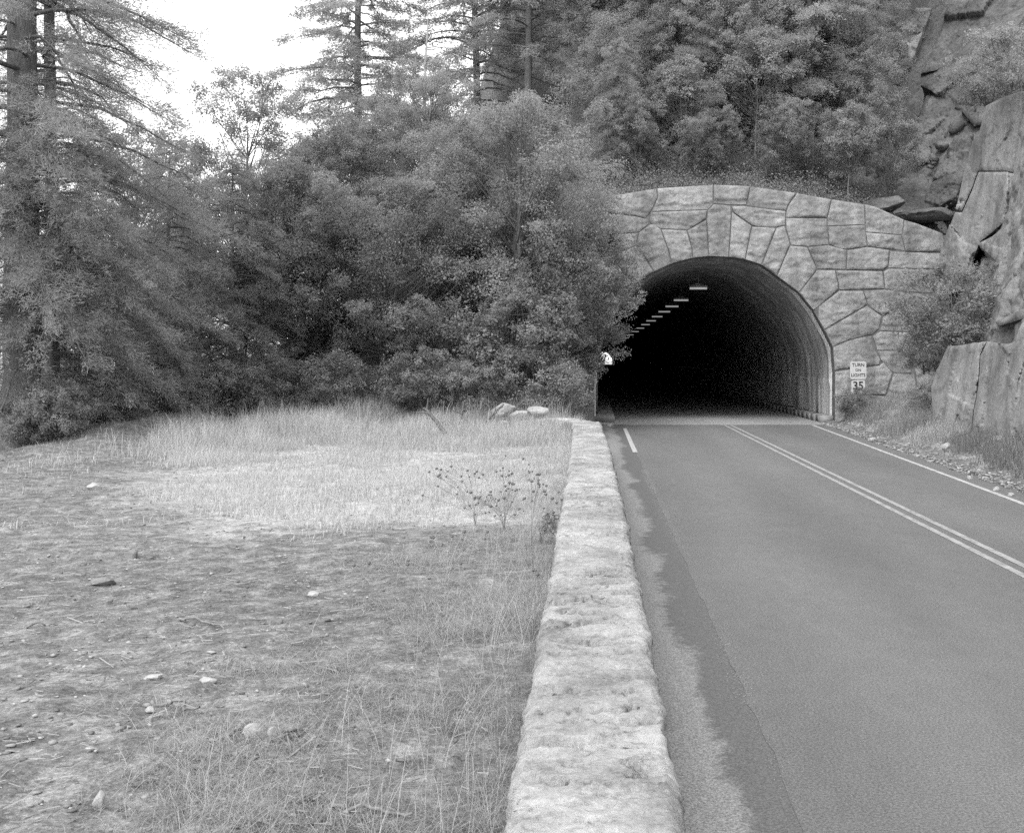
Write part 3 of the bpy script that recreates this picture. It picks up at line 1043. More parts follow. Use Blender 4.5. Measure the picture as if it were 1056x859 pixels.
# far end: bright daylit cutting beyond the tunnel
mb = MB()
for sx in (-1, 1):
    pts = []
    for k, (dx, z) in enumerate(((5, 0), (6, 1.5), (9, 3), (16, 5))):
        pts.append((4.45 + sx * dx, 592, z))
        pts.append((4.45 + sx * (dx - 1), 680, z * .8))
    v = np.array(pts)
    q = [(2 * k, 2 * k + 1, 2 * k + 3, 2 * k + 2) for k in range(3)]
    mb.add(v, q)
tag(put('far_cutting', mb.mesh('far_cutting', M['pale_rock'])), kind='structure')

# ------------------------------------------------------------------ parapet wall
wy = [0.0]
yv = -2.5
Ys = []
while yv < 28.2:
    Ys.append(yv)
    yv += np.clip(.0022 * abs(yv) + .004, .012, .05) if yv > 2.5 else .12
path = [np.array([np.interp(y, [-3, 5, 9, 12, 18, 24, 28.3], [0, 0, 0, -.02, -.045, -.12, -.2]), y]) for y in Ys]
# the end swings left round the clearing
ctrl = np.array([path[-1], (-.30, 29.4), (-.72, 30.3), (-1.35, 30.85), (-2.1, 31.1)])
tt = np.linspace(0, 1, 5)
for t in np.linspace(.02, 1, 46):
    w = [math.comb(4, k) * t ** k * (1 - t) ** (4 - k) for k in range(5)]
    path.append((np.array(w)[:, None] * ctrl).sum(0))
path = np.array(path)
sl = np.concatenate([[0], np.cumsum(np.linalg.norm(np.diff(path, axis=0), axis=1))]) - 2.5
tg = np.gradient(path, axis=0)
tg = unit(tg)
nr = np.stack([tg[:, 1], -tg[:, 0]], 1)
hw = np.interp(sl, [-3, 8, 14, 24, 30, 33], [.306, .304, .322, .33, .335, .3])
htop = np.interp(sl, [-3, 27, 30, 31.5, 33], [.86, .86, .84, .74, .62])
# cross-section: 0..1 from left foot over the top to the right foot
K = 62
ku = np.concatenate([np.linspace(0, .16, 9)[:-1], np.linspace(.16, .84, 44), np.linspace(.84, 1, 11)[1:]])
zfoot = -.1
sect_x = np.interp(ku, [0, .16, .84, 1], [-1.04, -1, 1, 1.03])
sect_z = np.interp(ku, [0, .15, .17, .83, .85, 1], [0, .965, 1, 1, .965, 0])
X = path[:, 0:1] + nr[:, 0:1] * sect_x[None] * hw[:, None]
Yw = path[:, 1:2] + nr[:, 1:2] * sect_x[None] * hw[:, None]
Z = zfoot + sect_z[None] * (htop - zfoot)[:, None]
p3 = np.stack([sect_x[None] * hw[:, None] + 0 * X, sl[:, None] + 0 * X, Z], -1).reshape(-1, 3)
sh = X.shape
joints = [1.5, 3.0, 4.55, 6.3, 8.0, 10.2, 13.1, 15.6, 18.1, 20.7, 23.5, 26, 28.2, 29.8, 31.2]
depths = [.04, .04, .03, .035, .03, .035, .09, .04, .045, .04, .045, .05, .06, .08, .09]
wob = fbm(np.stack([p3[:, 0] * 2.3, 0 * p3[:, 0], np.floor(p3[:, 1] * .4)], 1), 3, 8).reshape(sh) * .06
gro = np.zeros(sh)
blk = np.zeros(sh)
for j, dp in zip(joints, depths):
    gro += dp * np.exp(-(np.abs(sl[:, None] - j + wob) / .018) ** 3) * (.55 + .45 * sstep(-.3, .3, fbm(p3 * np.array([3, .3, 3]) + j, 2, 71).reshape(sh)))
edges_j = np.array([-9] + joints + [99])
bi = np.searchsorted(edges_j, (sl[:, None] + wob).ravel()).reshape(sh)
rb = np.random.default_rng(6)
bo = rb.normal(0, .012, 40)
bt = rb.normal(0, .012, 40)
wbk = rb.normal(0, .007, 40)
big = fbm(p3 * np.array([2.2, 1.6, 2.2]), 3, 51).reshape(sh)
mid = fbm(p3 * np.array([7, 10, 7]), 4, 52).reshape(sh)
fin = fbm(p3 * np.array([30, 34, 30]), 3, 53).reshape(sh)
chip = np.clip(fbm(p3 * np.array([5, 9, 5]), 3, 57).reshape(sh) - .42, 0, .45)
hollow = np.clip(np.abs(fbm(p3 * np.array([3, 5.5, 3]), 4, 58).reshape(sh)), 0, .12) / .12
topw = sstep(.9, 1, sect_z)[None]
crk = np.clip(1 - np.abs(fbm(p3 * np.array([1.2, 3.2, 1.2]), 3, 63).reshape(sh)) / .022, 0, 1) * sstep(.05, .35, fbm(p3 * np.array([1.5, 1.1, 1.5]), 2, 64).reshape(sh))
pit = sstep(.56, .60, fbm(p3 * np.array([6, 15, 6]), 4, 66, .62).reshape(sh)) * (.4 + sstep(-.1, .4, big))
dz = .007 * big + .004 * mid + .006 * fin + .014 * (np.round(2.2 * fbm(p3 * np.array([1.6, 2.4, 1.6]) + 5, 3, 72).reshape(sh)) / 2.2) - .1 * chip * np.clip(np.abs(sect_x[None]) * 1.6 - .4, .15, 1) - .03 * crk - .034 * pit + bo[bi] + bt[bi] * sect_x[None]
Z = Z + topw * (dz - gro) - .03 * topw * np.clip(np.abs(sect_x[None]) - .82, 0, 1) / .18 * (1 + 1.2 * mid)
side = sect_x[None] * (.008 * big + .02 * mid + .008 * fin + wbk[bi] - gro * .5 - .05 * chip)
Z = np.maximum(Z, zfoot)
X = X + nr[:, 0:1] * side
Yw = Yw + nr[:, 1:2] * side
wv = np.stack([X, Yw, Z], -1)
cap_c = wv[-1].mean(0)
wq = grid(K, len(sl))
wv = wv.reshape(-1, 3)
wall = mesh_np('stone_wall', np.concatenate([wv, [cap_c + np.array([-.12, 0, .1])]]), [wq, np.stack([np.arange(len(wv) - K, len(wv) - 1), np.arange(len(wv) - K + 1, len(wv)), np.full(K - 1, len(wv))], 1)], M['wallstone'], True, {'shade': np.append(np.random.default_rng(3).uniform(0, 1, 40)[bi].ravel(), .5)})
tag(put('stone_wall', wall), 'low pale granite parapet wall between the clearing and the road', 'wall')


# ------------------------------------------------------------------ loose rocks
def rock_mesh(seed, sx, sy, sz, mat, sub=3):
    bm = bmesh.new()
    bmesh.ops.create_icosphere(bm, subdivisions=sub, radius=1)
    p = np.array([v.co[:] for v in bm.verts])
    r = np.random.default_rng(seed)
    s = unit(r.normal(0, 1, (22, 3))) * 1.0
    d = 1.0
    # planar cuts
    m = np.full(len(p), 1.2)
    for k in range(15):
        nn = unit(r.normal(0, 1, 3))
        h = r.uniform(.48, .85)
        dt = p @ nn
        m = np.minimum(m, np.where(dt > .05, h / np.maximum(dt, .05), 9))
    p = p * np.minimum(m, 1.1)[:, None] * (1 + .05 * fbm(p * 2.4 + seed, 3, seed))[:, None]
    p = p * np.array([sx, sy, sz]) / 2
    for v, c in zip(bm.verts, p):
        v.co = c
    me = bpy.data.meshes.new('rock')
    bm.to_mesh(me)
    bm.free()
    me.materials.append(M[mat])
    return me


def gz(x, y):
    return float(z_ground(np.array([x]), np.array([y]))[0])


def field_pt(px, py):
    z = .45
    for k in range(4):
        Y = F * (CH - z) / (py - VY)
        X = (px - VX) * Y / F
        z = gz(X, Y)
    return X, Y, z


rocks = [  # px, py, width px, height px, material, label
    (262, 758, 24, 15, 'pale_rock', 'pale rounded stone beside two sticks in the lower left dirt'),
    (279, 760, 11, 13, 'pale_rock', 'small upright pale stone right of the rounded stone with sticks'),
    (101, 831, 17, 16, 'pale_rock', 'pale stone nearest the bottom left of the clearing'),
    (158, 701, 19, 8, 'pale_rock', 'flat pale stone left of its flat twin in the middle of the dirt'),
    (214, 705, 18, 8, 'pale_rock', 'flat pale stone right of its flat twin in the middle of the dirt'),
    (155, 733, 13, 7, 'pale_rock', 'small pale stone just below the two flat twin stones'),
    (105, 602, 30, 9, 'mid_rock', 'long low grey stone slab in the left dirt'),
    (137, 629, 11, 7, 'mid_rock', 'small grey stone in front of the long low slab'),
    (323, 615, 14, 6, 'pale_rock', 'low pale stone at the right of the bare dirt'),
    (282, 643, 18, 7, 'mid_rock', 'flat grey stone half sunk in the middle of the dirt'),
    (97, 504, 20, 7, 'pale_rock', 'wide pale stone far left before the dry grass'),
    (122, 755, 18, 8, 'mid_rock', 'grey half buried stone left of the stone with sticks'),
    (278, 780, 15, 7, 'mid_rock', 'dull low stone just below the stone with sticks'),
    (137, 575, 15, 10, 'mid_rock', 'dark grey stone in the far left dirt'),
    (20, 692, 14, 7, 'mid_rock', 'grey stone at the left edge of the picture'),
]
for i, (px, py, w, h, mt, lab) in enumerate(rocks):
    x, y, z = field_pt(px, py)
    k = y / F
    me = rock_mesh(100 + i, w * k, w * k * .8, h * k * 1.5, mt)
    o = put('rock', me, None, (x, y, z + h * k * .28))
    tag(o, lab, 'rock', 'stones lying on the clearing')
# stones at the broken end of the wall
for i, (px, py, Y, w, h, mt, lab) in enumerate([
        (517, 425, 31.2, 34, 15, 'pale_rock', 'large pale block fallen left of the broken wall end'),
        (533, 429, 31.0, 22, 9, 'pale_rock', 'flat slab lying between the fallen block and the wall end'),
        (553, 426, 31.4, 27, 10, 'pale_rock', 'pale block tilted against the curved end of the wall'),
        (519, 437, 30.2, 18, 7, 'pale_rock', 'small pale block in the grass below the fallen blocks')]):
    x, y, z = at(px, py, Y)
    k = Y / F
    o = put('rock', rock_mesh(140 + i, w * k * 1.1, w * k * .7, h * k * 1.5, mt), None, (x, y, max(z, gz(x, y) + h * k * .3)))
    o.rotation_euler.y = random.uniform(-.2, .2)
    tag(o, lab, 'rock', 'blocks fallen from the wall end')
# verge rocks
for i, (px, py, w, h, mt, lab) in enumerate([
        (629, 437.5, 6, 4, 'pale_rock', 'tiny white stone by the tunnel kerb at the wall end'),
        (901, 451, 9, 5, 'pale_rock', 'white stone on the verge below the road sign'),
        (1000, 489, 9, 4, 'pale_rock', 'pale stone on the right verge, left one of three'),
        (1028, 500, 9, 5, 'pale_rock', 'pale stone on the right verge, middle one of three'),
        (1043, 505, 8, 4, 'pale_rock', 'pale stone on the right verge nearest the picture edge'),
        (976, 465, 13, 7, 'pale_rock', 'pale flat stone among the verge grass under the cliff')]):
    Y = F * (CH - .1) / (py - VY)
    x = gx(px, Y)
    k = Y / F
    z = max(0.0, gz(x, Y)) if x > 7 or x < 0 else 0.0
    o = put('rock', rock_mesh(160 + i, w * k, w * k * .8, h * k * 1.4, mt, 2), None, (x, Y, z + h * k * .3))
    tag(o, lab, 'rock', 'small stones beside the road')
# a few rubble blocks in the gully behind the portal's right end
r_ = np.random.default_rng(66)
gl = ['dark upright block', 'sloping slab', 'tilted flat slab', 'angular block', 'low ledge block', 'big leaning block', 'broken slab']
places = [(945, 224, 46, 50, 20, 'jumbled granite slab lying just above the right end of the portal'),
          (912, 210, 46, 36, 16, 'flat grey slab behind the portal top under the saplings')]
for i, (px, py, Y, w, h, lab) in enumerate(places):
    x, y, z = at(px, py, Y)
    k = Y / F
    o = put('boulder', rock_mesh(180 + i, w * k * 1.15, w * k * 1.4, h * k * 1.15, 'slope_rock', 4), None, (x, y, z))
    o.rotation_euler = (r_.normal(0, .1), .25 if h > 60 else -.15, r_.uniform(0, 1))
    tag(o, lab, 'boulder', 'rubble in the gully')

rb_v = MB()
bm = bmesh.new()
bmesh.ops.create_icosphere(bm, subdivisions=2, radius=.5)
rv0 = np.array([v.co[:] for v in bm.verts])
rf0 = np.array([[v.index for v in f.verts] for f in bm.faces])
bm.free()
for i in range(380):
    px, Y = r_.uniform(880, 1000), 45 + 8 * r_.uniform(0, 1) ** 1.5
    x = gx(px, Y)
    p = rv0.copy()
    for k in range(9):
        nn = unit(r_.normal(0, 1, 3))
        dt = p @ nn
        hcut = r_.uniform(.22, .4)
        p = p - np.clip(dt - hcut, 0, None)[:, None] * nn
    p = p * (.08 + .7 * r_.uniform(0, 1) ** 5) * np.array([r_.uniform(.8, 1.5), r_.uniform(.7, 1.2), r_.uniform(.5, 1.0)])
    tq_ = r_.normal(0, .4)
    p = p @ np.array([(math.cos(tq_), 0, math.sin(tq_)), (0, 1, 0), (-math.sin(tq_), 0, math.cos(tq_))])
    a = r_.uniform(0, 6.28)
    p = p @ np.array([(math.cos(a), -math.sin(a), 0), (math.sin(a), math.cos(a), 0), (0, 0, 1)]).T
    rb_v.add(p + np.array([x, Y, float(z_hill(np.array([x]), np.array([Y]))[0]) + .05]), None, rf0)
tag(put('rubble', rb_v.mesh('rubble', M['slope_rock'])), 'broken granite rubble filling the gully beside the wood', 'rubble', kind='stuff')

# ------------------------------------------------------------------ speed sign
sx, sy = gx(885, 42.4), 42.4
sg = empty('road_sign', (sx, sy, gz(sx, sy)), 'road sign post with white TURN ON LIGHTS and 35 plates beside the portal', 'road sign')
zb = gz(sx, sy)
mb = MB()
mb.box((0, .03, (2.3 - zb) / 2 - .15), (.05, .05, 2.3 - zb + .3))
put('post', mb.mesh('post', M['metal']), sg)


def plate(w, h, zc, name, lines):
    bm = bmesh.new()
    bmesh.ops.create_cube(bm, size=1)
    bmesh.ops.scale(bm, vec=(w, .006, h), verts=bm.verts)
    bmesh.ops.bevel(bm, geom=[e for e in bm.edges if abs(e.verts[0].co.y - e.verts[1].co.y) > .001], offset=.035, segments=3, affect='EDGES')
    me = bpy.data.meshes.new(name)
    bm.to_mesh(me)
    bm.free()
    me.materials.append(M['signwhite'])
    p = put(name, me, sg, (0, 0, zc - zb))
    for txt, size, dz in lines:
        cu = bpy.data.curves.new('letters', 'FONT')
        cu.body = txt
        cu.size = size
        cu.align_x = 'CENTER'
        cu.align_y = 'CENTER'
        cu.offset = size * .022
        cu.extrude = .001
        to = bpy.data.objects.new('letters', cu)
        col.objects.link(to)
        bpy.context.view_layer.update()
        tm = bpy.data.meshes.new_from_object(to.evaluated_get(bpy.context.evaluated_depsgraph_get()))
        bpy.data.objects.remove(to)
        tm.materials.clear()
        tm.materials.append(M['signblack'])
        tm.transform(Matrix.Rotation(math.pi / 2, 4, 'X'))
        o = put('lettering', tm, p, (0, -.0065, dz))
    return p


plate(.59, .64, 1.975, 'upper_plate', [('TURN', .17, .19), ('ON', .13, .0), ('LIGHTS', .16, -.18)])
plate(.5, .47, 1.375, 'lower_plate', [('35', .4, .03)])

# ------------------------------------------------------------------ trees
print('trees')
T = {
    'oak_a': broadleaf(1, 9.0, 6.4, .3, 95000, .085, .13, 3, .78, 150, 'leaf'),
    'oak_b': broadleaf(2, 7.0, 6.4, .2, 80000, .085, .12, 3, .76, 130, 'leafdark'),
    'oak_c': broadleaf(3, 11.0, 6.5, 2.0, 80000, .085, .14, 1, .66, 165, 'leaf'),
    'oak_d': broadleaf(8, 9.5, 4.6, 1.0, 70000, .08, .1, 1, .58, 150, 'leaf'),
    'oak_e': broadleaf(10, 7.6, 5.0, 1.9, 72000, .08, .12, 1, .7, 105, 'leaf'),
    'sapling': broadleaf(4, 4.2, 2.7, 1.3, 18000, .08, .035, 1, .42, 60, 'leaf', .8, 'palebark'),
    'sapling_b': broadleaf(7, 5.5, 3.0, 1.0, 22000, .08, .04, 2, .5, 60, 'leafdark'),
    'shrub': broadleaf(5, 1.9, 2.3, .1, 12000, .065, .02, 5, .28, 80, 'leafdark'),
    'shrub_b': broadleaf(6, 1.4, 2.0, .05, 9000, .055, .015, 6, .24, 70, 'leaf'),
    'pine_big': conifer(11, 30, 2.2, 4.2, 200, .36, .42, .14, 26, 70, .45, .12, 'needle', .11, 30, .4),
    'pine_slim': conifer(12, 25, 2.0, 3.8, 140, .36, .19, .14, 20, 46, .45, .1, 'needle', .11, 30, .4),
    'cedar': conifer(13, 10, .4, 3.3, 120, .42, .14, .13, 24, 50, .55, .25, 'needle', .12, 8),
    'cedar_high': conifer(18, 10, 2.9, 3.2, 90, .5, .12, .13, 24, 50, .5, .2, 'needle', .12, 10),
    'cedar_b': conifer(14, 9, .3, 3.0, 115, .5, .12, .13, 24, 50, .6, .28, 'needle', .12, 8),
    'fir': conifer(15, 24, 3.0, 4.4, 185, .2, .24, .16, 24, 42, .6, .1, 'needle', .2, 6, .4),
    'pine_soft': conifer(16, 22, 2.5, 4.6, 130, .22, .2, .18, 22, 30, .45, .3, 'needle', .2, 6, .42),
    'pine_soft_b': conifer(17, 19, 3.5, 4.2, 110, .18, .2, .18, 22, 30, .42, .35, 'needle', .2, 8, .42),
}
for k, (a, b) in T.items():
    print(k, len(b.polygons))


def tree(name, kind, x, y, z, s, rz, label, cat='tree', group=None, sz=1.0):
    e = empty(name, (x, y, z), label, cat, group, rz)
    e.scale = (s, s, s * sz)
    tk, cr = T[kind]
    put('trunk' if cat == 'tree' else 'stems', tk, e)
    put('crown' if cat == 'tree' else 'foliage', cr, e)
    return e


def tz(x, y):
    if y > 33 and not (x > -1.9 and y < 44.5):
        a = float(z_hill(np.array([x]), np.array([y]))[0])
        return max(a, gz(x, y)) if y < 44 else a
    return gz(x, y)


spec = [
    # name, kind, px, Y, scale, label, zscale
    ('pine_tree', 'pine_big', 25, 27, 1.0, 'massive tall pine with the thickest trunk at the left edge', 1),
    ('pine_tree', 'pine_slim', 55, 28.5, 1.0, 'slender tall pine just right of the massive left pine', 1),
    ('cedar_tree', 'cedar_high', 50, 26.3, .85, 'cedar with high drooping crown in front of the massive left pine', 1),
    ('cedar_tree', 'cedar', 92, 30, .82, 'drooping cedar at the clearing edge right of the tall left pines', 1),
    ('cedar_tree', 'cedar_b', 172, 33, .85, 'cedar with low sweeping boughs behind the grassy mound', 1),
    ('cedar_tree', 'cedar', 238, 35, .78, 'cedar with dark lower boughs behind the left of the grass', 1),
    ('oak_tree', 'oak_c', 130, 37, .95, 'leafy tree behind the left cedars, crown against the sky', 1),
    ('oak_tree', 'oak_c', 250, 40, 1.0, 'leafy tree topping the low treeline under the open sky', 1),
    ('oak_tree', 'oak_b', 318, 38, .95, 'broad leafy tree at the left of the thicket below the fir', 1),
    ('oak_tree', 'oak_d', 296, 36.5, .8, 'upright leafy tree at the left back corner of the grass', 1),
    ('oak_tree', 'oak_d', 352, 40, .9, 'upright leafy tree below the layered fir', .9),
    ('fir_tree', 'fir', 368, 52, .98, 'tall fir with layered boughs standing out against the sky', 1),
    ('oak_tree', 'oak_b', 398, 36.5, .95, 'broad dark oak bush in the middle of the thicket', .92),
    ('oak_tree', 'oak_c', 440, 42, .86, 'pale leafy tree rising behind the middle oak bush', .85),
    ('oak_tree', 'oak_a', 538, 37.5, 1.0, 'big round oak that covers the left side of the tunnel portal', 1),
    ('oak_tree', 'oak_e', 583, 39.6, 1.0, 'lower leafy oak overhanging the left edge of the tunnel mouth', 1),
    ('oak_tree', 'oak_a', 490, 39, .82, 'oak with visible stems between the big oak and the middle bush', 1),
    ('pine_tree', 'pine_soft', 492, 57, .92, 'soft crowned pine just right of the bleached dead trunks', 1),
    ('pine_tree', 'pine_soft_b', 545, 54, .95, 'soft pine rising straight behind the big round oak', 1),
    ('pine_tree', 'pine_soft', 620, 56, .9, 'dense pine above the left shoulder of the portal', 1),
    ('pine_tree', 'pine_soft_b', 690, 53, .85, 'pale fuzzy pine above the left half of the portal', 1),
    ('pine_tree', 'pine_soft', 762, 57, .8, 'dark pine standing above the portal keystone', 1),
    ('pine_tree', 'pine_soft_b', 836, 50, .82, 'pine with bare straight trunk above the right half of the portal', 1),
    ('pine_tree', 'pine_slim', 858, 51, .72, 'thin pale trunked pine right beside the bare trunked one', 1),
    ('pine_tree', 'pine_soft', 905, 60, .75, 'pine at the right edge of the wood beside the rocky gully', 1),
    ('sapling', 'sapling_b', 660, 46.4, .7, 'sapling at the left end of the row on the portal top', 1),
    ('sapling', 'sapling', 702, 47.6, 1.15, 'leafy sapling above the blocks left of the keystone', .9),
    ('sapling', 'sapling_b', 741, 46.4, .6, 'small bushy sapling directly above the keystone', 1),
    ('sapling', 'sapling', 778, 48.2, 1.3, 'full sapling a little right of the keystone', 1),
    ('sapling', 'sapling_b', 836, 46.9, .95, 'dark sapling in front of the bare trunked pine', .8),
    ('sapling', 'sapling', 874, 45.8, .9, 'pale stemmed sapling on the portal edge where it starts to fall', 1.1),
    ('sapling', 'sapling_b', 919, 48.0, .85, 'dark leaning sapling beside the rocky gully', 1),
    ('sapling', 'sapling_b', 722, 46.1, .62, 'low bushy sapling close behind the blocks left of the keystone', 1),
    ('sapling', 'sapling_b', 806, 46.2, .66, 'low bushy sapling close behind the blocks right of the keystone', 1),
    ('cedar_tree', 'cedar_b', 640, 47.2, .62, 'cedar drooping over the left end of the portal top', 1),
    ('cedar_tree', 'cedar', 706, 49.5, .75, 'cedar among the saplings left of the keystone', 1),
    ('oak_tree', 'oak_d', 688, 50, .9, 'upright leafy tree in the wood left above the keystone', 1),
    ('oak_tree', 'oak_d', 752, 49.5, .75, 'upright leafy tree in the wood right behind the keystone', 1.1),
    ('oak_tree', 'oak_d', 816, 50.5, .9, 'upright leafy tree just left of the bare trunked pine', 1),
    ('oak_tree', 'oak_d', 888, 50, .75, 'upright leafy tree at the right end of the wood', 1.05),
    ('oak_tree', 'oak_c', 655, 54, .95, 'tall leafy tree above the left shoulder of the portal', 1.05),
    ('oak_tree', 'oak_c', 790, 56, .95, 'tall leafy tree rising behind the keystone saplings', 1.1),
    ('oak_tree', 'oak_d', 860, 56, 1.1, 'tall leafy tree behind the pale stemmed sapling', 1.1),
    ('oak_tree', 'oak_b', 800, 52, .9, 'round leafy tree filling the wood behind the keystone saplings', 1),
    ('oak_tree', 'oak_b', 880, 54, .85, 'round leafy tree in the wood left of the gully', 1),
    ('oak_tree', 'oak_b', 720, 51, .85, 'round leafy tree in the wood above the left voussoirs', 1),
    ('oak_tree', 'oak_b', 640, 50, .8, 'leafy tree hanging over the hidden left end of the portal', 1),
    ('oak_tree', 'oak_c', 205, 46, .9, 'leafy tree seen between the two left background crowns', .9),
    ('oak_tree', 'oak_c', 330, 48, .8, 'leafy tree at the foot of the layered fir', .9),
    ('oak_tree', 'oak_b', 95, 34, .85, 'leafy tree filling in behind the two tall left pines', 1.1),
    ('oak_tree', 'oak_b', 420, 48, 1.0, 'leafy tree under the bleached dead trunks', 1),
]
r_ = np.random.default_rng(31)
for nme, kind, px, Y, s, lab, szz in spec:
    x = gx(px, Y)
    g = {'pine_tree': 'pines of the hillside and clearing', 'cedar_tree': 'cedars at the clearing edge', 'oak_tree': 'leafy trees round the clearing', 'sapling': 'saplings on top of the portal', 'fir_tree': None}[nme]
    e = tree(nme, kind, x, Y, tz(x, Y) - .05, s, r_.uniform(0, 6.28), lab, 'tree', g, szz)
    if 'leaning' in lab:
        e.rotation_euler.y = .35
# further wood up the slope: individuals that nothing tells apart
for i, (px, Y, kind, s) in enumerate([(520, 68, 'fir', .9), (585, 72, 'pine_soft_b', 1.0), (655, 70, 'pine_soft', 1.0), (725, 70, 'fir', .9), (800, 72, 'pine_soft_b', 1.0),
                                      (868, 74, 'pine_soft', .9), (930, 78, 'fir', .8), (620, 90, 'fir', 1.0), (700, 95, 'pine_soft', 1.0), (780, 92, 'fir', 1.0), (850, 96, 'pine_soft_b', 1.0),
                                      (540, 88, 'pine_soft', .9), (920, 66, 'pine_soft_b', .7)]):
    x = gx(px, Y)
    tree('pine_tree', kind, x, Y, tz(x, Y) - .1, s, r_.uniform(0, 6.28), 'conifer of the dense wood far up the slope behind the portal trees', 'tree', 'conifers far up the slope')

# shrubs
for px, Y, kind, s, z, lab in [
    (880, 42.0, 'shrub', .62, None, 'low dark shrub at the foot of the road sign'),
    (988, 36.6, 'shrub', 1.75, 2.2, 'bushy shrub rooted on the cliff ledge right of the portal'),
    (955, 40.4, 'shrub', .8, 1.9, 'thin dark shrub against the right end of the portal wall'),
    (1015, 38, 'shrub_b', 1.0, 4.1, 'pale twiggy shrub on the ledge at the right of the bushy one'),
    (1020, 41.5, 'shrub', 1.2, 11.3, 'shrub hanging over the top edge of the cliff slab'),
    (1050, 38, 'shrub_b', 1.5, 11.2, 'wispy shrub on the cliff top at the picture edge'),
    (70, 27, 'shrub_b', .9, None, 'leafy shrub at the foot of the tall left pines'),
    (34, 26, 'shrub', .8, None, 'dark shrub at the left picture edge below the pines'),
    (110, 29.5, 'shrub', 1.0, None, 'dark shrub just behind the grassy mound'),
    (215, 33, 'shrub_b', 1.1, None, 'leafy shrub behind the far left corner of the grass'),
    (262, 34, 'shrub', 1.0, None, 'dark shrub at the back of the grass under the cedar'),
    (345, 34.5, 'shrub_b', 1.2, None, 'leafy shrub at the back middle of the grass'),
    (430, 34, 'shrub', 1.0, None, 'dark shrub behind the leaning dead stick'),
    (480, 34, 'shrub_b', 1.0, None, 'leafy shrub behind the fallen wall blocks'),
    (560, 34.5, 'shrub', 1.2, None, 'dark shrub behind the curved wall end'),
    (528, 35.2, 'shrub', 1.55, None, 'big dark shrub filling in below the round oak'),
    (548, 36.4, 'shrub_b', 1.9, None, 'pale leafy shrub rising behind the fallen block against the wall end'),
    (52, 25.6, 'shrub', .75, None, 'dark shrub hiding the foot of the high crowned cedar'),
    (566, 36.5, 'shrub', 1.25, None, 'dark shrub at the foot of the left portal pier'),
    (960, 36, 'shrub_b', .7, None, 'small shrub in the verge grass below the ledge'),
]:
    x = gx(px, Y)
    e = tree('shrub', kind, x, Y, (tz(x, Y) if z is None else z) - .05, s, r_.uniform(0, 6.28), lab, 'shrub', 'shrubs')

# bleached dead trunks between the fir and the pines
for i, (px, Y, top_py, base_py, lean, lab) in enumerate([
        (424, 50, 58, 190, .25, 'bleached dead trunk, left of the dead pair under the sky gap'),
        (433, 49, 8, 190, .35, 'tallest bleached dead trunk reaching up to the sky gap'),
        (440, 49.5, 72, 190, .1, 'short bleached dead trunk, right of the dead group')]):
    x, y, zt = at(px, top_py, Y)
    zb = tz(x, Y)
    mb = MB()
    H = zt - zb
    t = np.linspace(0, 1, 12)[:, None]
    rr = np.random.default_rng(200 + i)
    pts = np.array([0, 0, 0]) + t * np.array([lean, 0, H]) + np.cumsum(rr.normal(0, .03, (12, 3)), 0)
    mb.tube(pts, np.linspace(.13, .02, 12), 7)
    for k in range(9):
        j = rr.integers(6, 11)
        a = rr.uniform(0, 6.28)
        l = rr.uniform(.4, 1.5)
        q = np.linspace(0, 1, 5)[:, None]
        mb.tube(pts[j] + q * np.array([math.cos(a), math.sin(a) * .5, rr.uniform(-.1, .8)]) * l + np.cumsum(rr.normal(0, .03, (5, 3)), 0), np.linspace(.03, .008, 5), 5)
    o = put('dead_tree', mb.mesh('dead_tree', M['deadwood'], True), None, (x, Y, zb))
    tag(o, lab, 'dead tree', 'bleached dead trunks')

# ------------------------------------------------------------------ ground cover
print('grass')
def blades(mb, x, y, z, h, w, lean, r, shade, seg=2, curve=.5):
    n = len(x)
    a = r.uniform(0, 6.28, n)
    b = a + r.normal(1.57, .5, n)
    d = np.stack([np.cos(a), np.sin(a)], 1)
    s = np.stack([np.cos(b), np.sin(b)], 1) * (w / 2)[:, None]
    rows = []
    for k in range(seg):
        t = k / seg
        c = np.stack([x + d[:, 0] * lean * h * t ** (1 + curve), y + d[:, 1] * lean * h * t ** (1 + curve), z + h * t], 1)
        ww = 1 - t * .6
        rows += [c + np.pad(s * ww, ((0, 0), (0, 1))), c - np.pad(s * ww, ((0, 0), (0, 1)))]
    tip = np.stack([x + d[:, 0] * lean * h, y + d[:, 1] * lean * h, z + h * (1 - .25 * lean)], 1)
    V = np.stack(rows + [tip], 1)
    k = V.shape[1]
    base = np.arange(n)[:, None] * k
    q = [base + np.array([2 * i, 2 * i + 1, 2 * i + 3, 2 * i + 2])[None] for i in range(seg - 1)]
    mb.add(V.reshape(-1, 3), np.concatenate(q) if q else None, base + np.array([2 * seg - 2, 2 * seg - 1, 2 * seg])[None], np.repeat(shade, k))


r_ = np.random.default_rng(88)
def scatter(n, x0, x1, y0, y1, dens, freq, seed):
    x = r_.uniform(x0, x1, n)
    y = r_.uniform(y0, y1, n)
    P = np.stack([x, y, 0 * x], 1)
    f = fbm(P * freq, 3, seed)
    k = r_.uniform(0, 1, n) < dens(x, y, f)
    return x[k], y[k], f[k]


